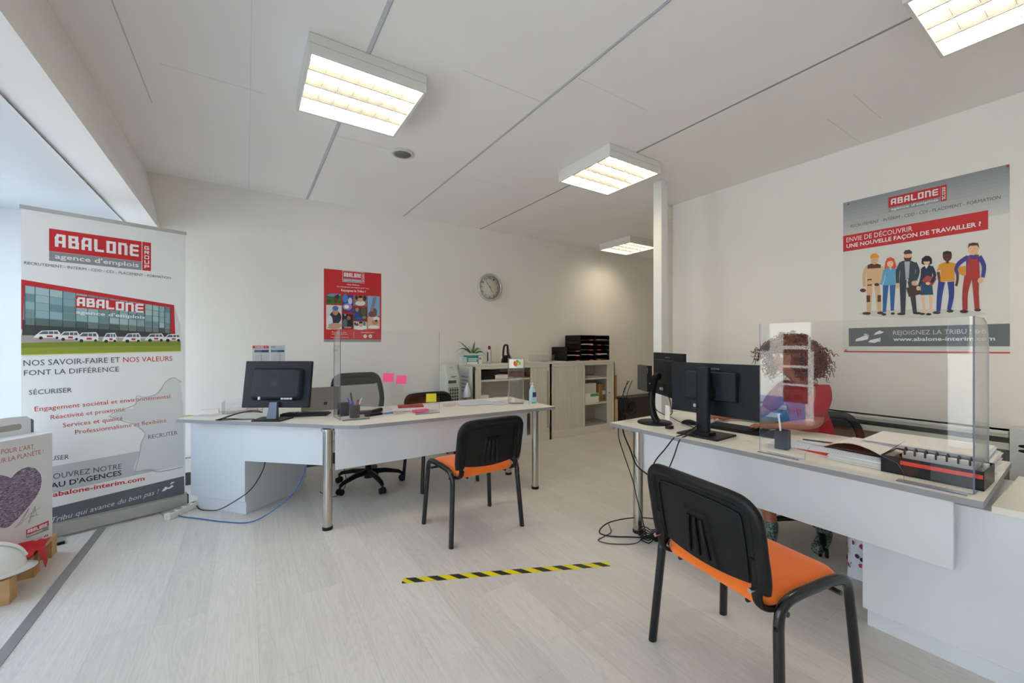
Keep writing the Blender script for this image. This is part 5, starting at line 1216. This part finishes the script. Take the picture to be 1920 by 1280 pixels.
for p_, c in ((.43,'55607a'),(.47,'8d4a5f'),(.52,'8089a0'),(.57,'a3808f'),(.61,'74809a')): e = cr.color_ramp.elements.new(p_); e.color = (*lin(c),1)
nt.links.new(tc.outputs['Object'], mp.inputs[0]); nt.links.new(mp.outputs[0], vo.inputs['Vector']); nt.links.new(vo.outputs['Fac'], cr.inputs[0]); nt.links.new(cr.outputs[0], nt.nodes['Principled BSDF'].inputs['Base Color'])
S.poly(hp_, HEART, 2)
S.poly([(217,985),(402,908),(402,950),(217,1030)], RED, 3); S.poly([(217,1030),(402,950),(402,985),(217,1055)], PGREY, 3)
S.z = (0,0,1)
for i, ch in enumerate('ABALONE'):
    a = S.uv(51+i*5.5, 1000-i*2.05-.2); b = S.uv(51+i*5.5+4.6, 993-i*2.05-1.2); S.glyph(ch, a[0], a[1], b[0]-a[0], b[1]-a[1], (b[1]-a[1])*.24, PWHITE, 4)
S.z = (0, 770, 4.417)
S.text('Fondation', (225,1045), (350,992), 22, PWHITE, 4, .01); S.text('Tous pour une autre vie', (210,1100), (348,1045), 12, flat('c9636b'), 2)
S.poly([(362,1045),(378,1025),(386,1030),(370,1048)], flat('8f4048'), 2); S.poly([(384,1040),(394,1018),(400,1022),(392,1042)], flat('8f4048'), 2)
for pts in ([(120,968),(150,940),(230,820),(235,815),(190,900),(180,905)],[(150,950),(200,905),(260,850),(245,920),(238,915),(290,790),(270,880)],[(250,850),(300,820),(335,795)],[(240,880),(320,858)],[(285,790),(300,860)]): S.band(pts, 2.6, flat('55585c'), 3)
S.m.v = [v+S.p-Vector((-1.0,3.60,.1225)) for v in S.m.v]
clipx = S.m; S.m.build('carton', t)
S2 = Sheet(gp, gd); W9 = flat('e6e7ea')
S2.m.box(-.43, .0, .752, .757, -.27, 0, W9)
S2.m.prism([(-.41,.757),(-.004,.757),(-.004,.83),(-.03,.86),(-.10,.865),(-.31,.865),(-.38,.86),(-.41,.83)], -.14, -.135, W9)
S2.m.prism(rrect(-.155,-.055,.785,.82,.012), -.1345, -.134, flat('a7a39c'))
S2.m.prism([(-.01,.757),(0,.757),(0,.83),(-.01,.84)], -.14, -.13, flat('6b6a70'))
S2.m.v = [v+S2.p-Vector((-1.0,3.60,.1225)) for v in S2.m.v]; S2.m.build('carry_handle', t)
t = thing('hard_hat', 'white hard hat resting on the pallet', 'helmet', (-1.12, 3.165, .123), R(20))
HW = mat('helmet_white', 'e4e4e2', .25, coat=.3)
m = MB(); m.sph((0,0,.02), (.155,.125,.135), HW, 36, 12, z0=0); 
m.tube(catmull([(-.15,0,.05),(-.11,0,.125),(-.04,0,.158),(.05,0,.157),(.12,0,.115),(.15,0,.06)],5), .018, HW, 10, flat=.5, up=(0,0,1)); m.build('shell', t)
m = MB(); rings = []
for r_, z_, ex in ((.0,.024,0),(.003,.020,.0),(.006,.012,.035),(.003,.008,.036),(0,.018,0)):
    rings.append([((.153+r_)*math.cos(R(k*10))+ (ex*max(0,math.cos(R(k*10)))**2), (.123+r_)*math.sin(R(k*10)), z_-(.008 if ex else 0)*max(0,math.cos(R(k*10)))) for k in range(36)])
m.loft(rings, HW, False, False); m.build('brim', t)
m = MB(); 
q0 = Vector((-.985,3.36,0))
grid = []
for i in range(9):
    row = []
    for j in range(9):
        x, y = i/8*.15-.08, j/8*.24-.12; zz = .1235+.012*math.sin(i*1.3+j*.8)**2+.016
        row.append((x, y, zz+.01*math.sin(j*1.1)))
    grid.append(row)
m.loft(grid, flat('cf1f27'), False, False, closed=False)
m.loft([[(p[0],p[1],p[2]-.003) for p in r_] for r_ in grid], flat('cf1f27'), False, False, closed=False)
m.loft([[(.07,-.06,.14),(.075,0,.14),(.07,.05,.14)],[(.082,-.05,.11),(.09,-.01,.10),(.082,.03,.11)],[(.085,-.035,.08),(.098,-.012,.07),(.085,.01,.08)],[(.088,-.02,.035),(.09,-.012,.03),(.087,-.004,.035)]], flat('cf1f27'), False, False, closed=False)
single('red_cloth', m, 'bright red cloth hanging over the pallet edge by the helmet', 'cloth', loc=(-1.045, 3.40, 0))

# hazard tape
a = atz(753.5,1091.5,0); b = atz(1144,1059,0); d = (b-a); L_ = d.length; d.normalize(); ang = math.atan2(d.y,d.x); wd = .05
t = thing('hazard_tape', 'yellow and black striped tape stuck on the floor', 'tape', (a.x, a.y, 0), ang)
YT = mat('tape_yellow','e3d314',.45); BKT = mat('tape_black','2a292b',.45)
m = MB(); m.box(0, L_, -wd/2+.012, wd/2+.012, .0003, .0008, YT); m.build('tape_base', t)
m = MB(); n_ = 10; st = L_/n_
for k in range(n_+1):
    x = k*st-.02; P_ = [(x+.062+.03,-wd/2),(x+.062+st*.48+.03,-wd/2),(x+.062+st*.48-.03,wd/2),(x+.032,wd/2)]
    P_ = [(min(max(p[0],0),L_), p[1]+.012) for p in P_]
    if abs(P_[0][0]-P_[1][0]) > 1e-4 or abs(P_[2][0]-P_[3][0]) > 1e-4: m.face([(p[0],p[1],.0011) for p in P_], BKT)
m.face([(0,-wd/2+.012,.0011),(.028,-wd/2+.012,.0011),(0,.012,.0011)], BKT)
m.build('black_stripes', t)

# polka dot bag under right desk
t = thing('shopping_bag', 'white bag with coloured dots on the floor beside the low cabinet', 'bag', (2.96, .80, 0), R(-22))
m = MB(); random.seed(6)
def bagpt(u, z): 
    a = 2*math.pi*u; r_ = 1+.05*math.sin(5*a+z*9)+.03*math.sin(9*a)
    return ((.15-.03*z)*r_*math.copysign(abs(math.cos(a))**.5, math.cos(a)), (.075-.05*z*.8)*r_*math.copysign(abs(math.sin(a))**.6, math.sin(a)), z)
m.loft([[bagpt(k/40, z_) for k in range(40)] for z_ in (0,.03,.1,.18,.26,.34,.40)], flat('dfe3ee'), True, False); m.build('bag', t)
m = MB(); cs = ['b0207c','b0207c','c02a3a','1d2440','2a3a7a','7fa83c','c83a8c','4a2a6a','1d2440']
for k in range(110):
    u, z_, r_ = random.random(), random.uniform(.03,.38), random.choice([.005,.006,.012,.015])
    c = Vector(bagpt(u, z_)); n_ = Vector((c.x*.4, c.y*1.6, 0)).normalized(); s_ = Vector((-n_.y, n_.x, 0))
    m.face([c+n_*.004+s_*(r_*math.cos(2*math.pi*i/10))+Vector((0,0,r_*math.sin(2*math.pi*i/10))) for i in range(10)], flat(random.choice(cs)))
m.build('dots', t)
def bluefilm():
    m = bpy.data.materials.new('blue_window_film'); m.use_nodes = True; nt = m.node_tree; nt.nodes.clear()
    o = nt.nodes.new('ShaderNodeOutputMaterial'); mx = nt.nodes.new('ShaderNodeMixShader'); mx.inputs[0].default_value = .35
    a = nt.nodes.new('ShaderNodeBsdfTransparent'); a.inputs[0].default_value = (.42,.66,.95,1); b = nt.nodes.new('ShaderNodeBsdfTranslucent'); b.inputs[0].default_value = (.4,.62,.9,1)
    nt.links.new(a.outputs[0], mx.inputs[1]); nt.links.new(b.outputs[0], mx.inputs[2]); nt.links.new(mx.outputs[0], o.inputs[0]); return m
# shop-window posters and sticker band (seen mirrored in the screens)
for k, (z0_, z1_) in enumerate(((1.27,1.44),(.99,1.22),(.73,.955),(.46,.70))):
    m = MB(); m.box(0,.003,-.155,.155,0,z1_-z0_,flat('e4e0e4')); m.box(.003,.0035,-.12,.12,z1_-z0_-.05,z1_-z0_-.03,flat('c86a72')); m.box(.003,.0035,-.10,.02,.05,.12,flat('8a8f9c')); m.box(.003,.0035,.05,.11,.04,.09,flat('b89a8a'))
    single('window_poster', m, 'landscape notice hanging in the shop window, %s of four' % ('topmost','second','third','lowest')[k], 'notice', 'notices hanging in the shop window', 0, (WIN_X+.02, 2.66, z0_))
m = MB(); m.box(0,.002,-.85,.60,0,.36,bluefilm())
m.M = Matrix(((0,0,1,0),(1,0,0,0),(0,1,0,0),(0,0,0,1))); m.text('qui avance du bon pas', -.8, .55, .14, .12, flat('c9d6e8'), .0035, 0, .3)
single('window_sticker', m, 'blue lettered sticker band low on the shop window', 'sticker', loc=(WIN_X+.001-.02, 3.4, .165))

# ------------------------------------------------------------------ the person
SKIN = mat('skin', 'a5694c', .5, noisy=.04, scale=30); REDTOP = mat('red_top', 'a0161e', .85, noisy=.08, scale=120, bump=.2)
DARKC = mat('dark_cloth', '23242c', .9); HAIR = mat('auburn_hair', '6b3322', .45, noisy=.3, scale=60)
def skin(name, parent, nodes, edges, mt, sub=2, off=(0,0,0)):
    names = list(nodes); idx = {n: i for i, n in enumerate(names)}
    me = bpy.data.meshes.new(name); me.from_pydata([Vector(nodes[n][:3])-Vector(off) for n in names], [(idx[a], idx[b]) for a, b in edges], [])
    me.materials.append(mt)
    o = bpy.data.objects.new(name, me); col.objects.link(o); o.parent = parent
    sk = o.modifiers.new('skin', 'SKIN'); sk.use_smooth_shade = True; sk.branch_smoothing = .3
    for i, n in enumerate(names):
        r_ = nodes[n][3]; me.skin_vertices[0].data[i].radius = (r_, nodes[n][4] if len(nodes[n]) > 4 else r_); me.skin_vertices[0].data[i].use_root = (i == 0)
    s_ = o.modifiers.new('sub', 'SUBSURF'); s_.levels = sub; s_.render_levels = sub
    # bake to a plain mesh
    bpy.context.view_layer.update(); dg = bpy.context.evaluated_depsgraph_get(); nm = bpy.data.meshes.new_from_object(o.evaluated_get(dg)); nm.name = name
    for p in nm.polygons: p.use_smooth = True
    o.modifiers.clear(); o.data = nm
    return o
PO = Vector((3.17, 1.19, 0))
t = thing('person', 'seated person with curly auburn hair and red top behind the right desk', 'person', PO)
HC = Vector((2.985, 1.265, 1.215)); fd = Vector((-.93, .36, -.08)).normalized(); fs = Vector((-fd.y, fd.x, 0)).normalized(); fu = Vector((0,0,1))
N = {'pelvis': (3.20,1.19,.56,.135,.15), 'spine': (3.19,1.19,.72,.105,.125), 'chest': (3.13,1.21,.90,.105,.125), 'upper': (3.08,1.225,.985,.075,.08), 'neckb': (3.05,1.22,1.055,.052), 'neck': (3.02,1.24,1.11,.046)}
h0 = HC+Vector((.01,0,-.065)); h1 = HC; h2 = HC+Vector((.008,0,.07))
N['jaw'] = (*h0,.062); N['head'] = (*(h1-fd*.008),.086); N['crown'] = (*h2,.066)
nz_ = HC+fd*.088+Vector((0,0,-.012)); nz2 = HC+fd*.070+Vector((0,0,.012))
E_ = [('pelvis','spine'),('spine','chest'),('chest','upper'),('upper','neckb'),('neckb','neck'),('neck','jaw'),('jaw','head'),('head','crown')]
def arm(tag_, sh, el, wr, hd, hdir, side):
    N['sh'+tag_] = (*sh,.058); N['ua'+tag_] = (*((Vector(sh)+Vector(el))/2),.046); N['el'+tag_] = (*el,.038); N['fa'+tag_] = (*((Vector(el)+Vector(wr))/2),.034); N['wr'+tag_] = (*wr,.023,.028); N['pm'+tag_] = (*hd,.016,.034)
    E_.extend([('upper','sh'+tag_),('sh'+tag_,'ua'+tag_),('ua'+tag_,'el'+tag_),('el'+tag_,'fa'+tag_),('fa'+tag_,'wr'+tag_),('wr'+tag_,'pm'+tag_)])
    hdir = Vector(hdir).normalized(); lat = Vector((-hdir.y, hdir.x, 0))*side
    for k, (o_, L_) in enumerate(((-.030,.066),(-.010,.080),(.010,.076),(.029,.060))):
        b = Vector(hd)+hdir*.030+lat*o_; m1 = b+hdir*L_*.5+Vector((0,0,.006)); e = m1+hdir*L_*.45+Vector((0,0,-.016))
        N['k%s%d' % (tag_,k)] = (*b,.0095); N['m%s%d' % (tag_,k)] = (*m1,.0082); N['e%s%d' % (tag_,k)] = (*e,.0068)
        E_.extend([('pm'+tag_,'k%s%d' % (tag_,k)),('k%s%d' % (tag_,k),'m%s%d' % (tag_,k)),('m%s%d' % (tag_,k),'e%s%d' % (tag_,k))])
    b = Vector(hd)-hdir*.012-lat*.036; e = b+hdir*.030-lat*.014; e2 = e+hdir*.026
    N['ta'+tag_] = (*b,.0115); N['tb'+tag_] = (*e,.0095); N['tc'+tag_] = (*e2,.008); E_.extend([('pm'+tag_,'ta'+tag_),('ta'+tag_,'tb'+tag_),('tb'+tag_,'tc'+tag_)])
arm('R', (3.15,1.34,1.00), (3.15,1.49,.80), (2.99,1.64,.768), (2.925,1.67,.762), (-.9,.35,0), -1)
arm('L', (3.02,1.115,1.00), (3.00,1.10,.80), (2.83,1.24,.778), (2.785,1.29,.772), (-.7,.7,0), 1)
for s_, hy, ky, ay in (('r',1.28,1.31,1.265),('l',1.11,1.10,1.08)):
    bk = .30 if s_ == 'l' else 0
    N['hip'+s_] = (3.12,hy,.545,.088); N['th'+s_] = (2.95,(hy+ky)/2,.548,.076); N['kn'+s_] = (2.775,ky,.54,.058); N['cf'+s_] = (2.775+bk*.4,ky,.36,.052); N['sn'+s_] = (2.765+bk*.8,ay,.20,.040); N['an'+s_] = (2.76+bk,ay,.09,.036); N['ft'+s_] = (2.70+bk,ay,.05,.032); N['to'+s_] = (2.61+bk,ay,.035,.026)
    E_.extend([('pelvis','hip'+s_),('hip'+s_,'th'+s_),('th'+s_,'kn'+s_),('kn'+s_,'cf'+s_),('cf'+s_,'sn'+s_),('sn'+s_,'an'+s_),('an'+s_,'ft'+s_),('ft'+s_,'to'+s_)])
skin('body', t, N, E_, SKIN, 2, PO)
g = .014; C_ = {k: tuple(list(N[k][:3])+[r_+g for r_ in N[k][3:]]) for k in ('pelvis','spine','chest','upper','shR','uaR','shL','uaL')}
C_['neckb'] = (3.065,1.215,1.035,.062)
for q in 'RL': C_['slv'+q] = (*(Vector(N['ua'+q][:3])*.25+Vector(N['el'+q][:3])*.75), .056); C_['ua'+q] = (*N['ua'+q][:3], .062)
C_['chest'] = (3.12,1.215,.87,.115,.12); C_['upper'] = (3.085,1.225,.975,.085,.088); C_['spine'] = (3.17,1.19,.74,.125,.145)
skin('red_top', t, C_, [('pelvis','spine'),('spine','chest'),('chest','upper'),('upper','neckb'),('upper','shR'),('shR','uaR'),('upper','shL'),('shL','uaL'),('uaR','slvR'),('uaL','slvL')], REDTOP, 2, PO)
C_ = {k: tuple(list(N[k][:3])+[r_+.012 for r_ in N[k][3:]]) for k in ('hipr','thr','knr','hipl','thl','knl')}; C_ = {'pelvis': (3.20,1.19,.53,.145,.16), **C_}
skin('trousers', t, C_, [('pelvis','hipr'),('hipr','thr'),('thr','knr'),('pelvis','hipl'),('hipl','thl'),('thl','knl')], DARKC, 2, PO)
BOOT = bpy.data.materials.new('patterned_boot'); BOOT.use_nodes = True; nt = BOOT.node_tree
vo = nt.nodes.new('ShaderNodeTexVoronoi'); vo.inputs['Scale'].default_value = 90; cr = nt.nodes.new('ShaderNodeValToRGB'); tc = nt.nodes.new('ShaderNodeTexCoord')
cr.color_ramp.elements[0].color = (*lin('1c211d'),1); cr.color_ramp.elements[1].color = (*lin('6f8a7c'),1); cr.color_ramp.elements[0].position=.3; cr.color_ramp.elements[1].position=.75
nt.links.new(tc.outputs['Object'], vo.inputs['Vector']); nt.links.new(vo.outputs['Distance'], cr.inputs[0]); nt.links.new(cr.outputs[0], nt.nodes['Principled BSDF'].inputs['Base Color'])
for s_ in 'rl':
    C_ = {'sn': (*N['sn'+s_][:2],.205,.047), 'an': tuple(list(N['an'+s_][:3])+[.046]), 'ft': tuple(list(N['ft'+s_][:3])+[.042]), 'to': (N['to'+s_][0],N['to'+s_][1],.037,.034)}
    skin('boot', t, C_, [('sn','an'),('an','ft'),('ft','to')], BOOT, 2, PO)
# face
def fp(f, s_, u): return HC+fd*f+fs*s_+fu*u-PO
m = MB()
for s_ in (-1,1):
    m.sph(fp(.072,.030*s_,.012), .0115, flat('e4ddd4'), 14, 8); m.sph(fp(.0805,.030*s_,.012), .0050, flat('2a1a14'), 10, 6)
m.build('eyes', t)
m = MB()
for s_ in (-1,1): m.tube([fp(.082,.014*s_,.032), fp(.080,.03*s_,.037), fp(.068,.047*s_,.031)], .003, flat('3a1f18'), 6)
m.build('eyebrows', t)
m = MB(); m.tube([fp(.070,0,.020), fp(.084,0,.0), fp(.098,0,-.018), fp(.086,0,-.026)], .008, SKIN, 10, rr=[.006,.008,.011,.006]); m.build('nose', t)
m = MB(); m.tube([fp(.072,-.022,-.045), fp(.084,-.008,-.042), fp(.085,0,-.044), fp(.084,.008,-.042), fp(.072,.022,-.045)], .0045, flat('8f3f3a'), 8); m.tube([fp(.072,-.018,-.049), fp(.083,0,-.052), fp(.072,.018,-.049)], .0045, flat('8f3f3a'), 8); m.build('lips', t)
# curly hair
random.seed(21); m = MB()
cen = HC-PO+Vector((.03,-.01,.01))-fd*.0
rings = []
for i in range(11):
    a = -.9+ (math.pi/2+.9)*i/10; q = max(math.cos(a),.02)
    rr = []
    for j in range(22):
        b = 2*math.pi*j/22; d3 = Vector((math.cos(b)*q, math.sin(b)*q, math.sin(a)))
        face = max(0, d3.dot(fd)); k_ = 1-.62*max(0, face-.25)/.75 if d3.z < .55 else 1
        rr.append(cen+Vector((d3.x*.145, d3.y*.150, d3.z*.135))*k_*(1+.05*noise.noise(d3*4)))
    rings.append(rr)
m.loft(rings, HAIR)
cnt = 0
while cnt < 420:
    d3 = Vector((random.gauss(0,1), random.gauss(0,1), random.gauss(0,1))).normalized()
    if d3.z < -.75 or (d3.dot(fd) > .55 and d3.z < .45): continue
    cnt += 1
    s0 = cen+Vector((d3.x*.13, d3.y*.138, d3.z*.125)); out = Vector((d3.x, d3.y, d3.z*.7))
    L_ = random.uniform(.05,.105)*(1.15 if abs(d3.z) < .5 else .7); ph = random.uniform(0,6.28); tr = random.uniform(2.5,4); hr = random.uniform(.008,.014)
    dr = (out*random.uniform(.7,1.1)+Vector((0,0,-random.uniform(.1,.8)))+Vector((random.gauss(0,.25),random.gauss(0,.25),random.gauss(0,.2)))).normalized()
    a_ = dr.orthogonal().normalized(); b_ = dr.cross(a_); P_ = []
    for i in range(20):
        f = i/19; P_.append(s0+dr*L_*f+Vector((0,0,-.03*f*f))+a_*hr*math.cos(ph+tr*6.28*f)*min(1,f*3)+b_*hr*math.sin(ph+tr*6.28*f)*min(1,f*3))
    m.tube(P_, .0035, HAIR, 5, rr=[.0042*(1-.6*i/19) for i in range(20)])
m.build('curly_hair', t)
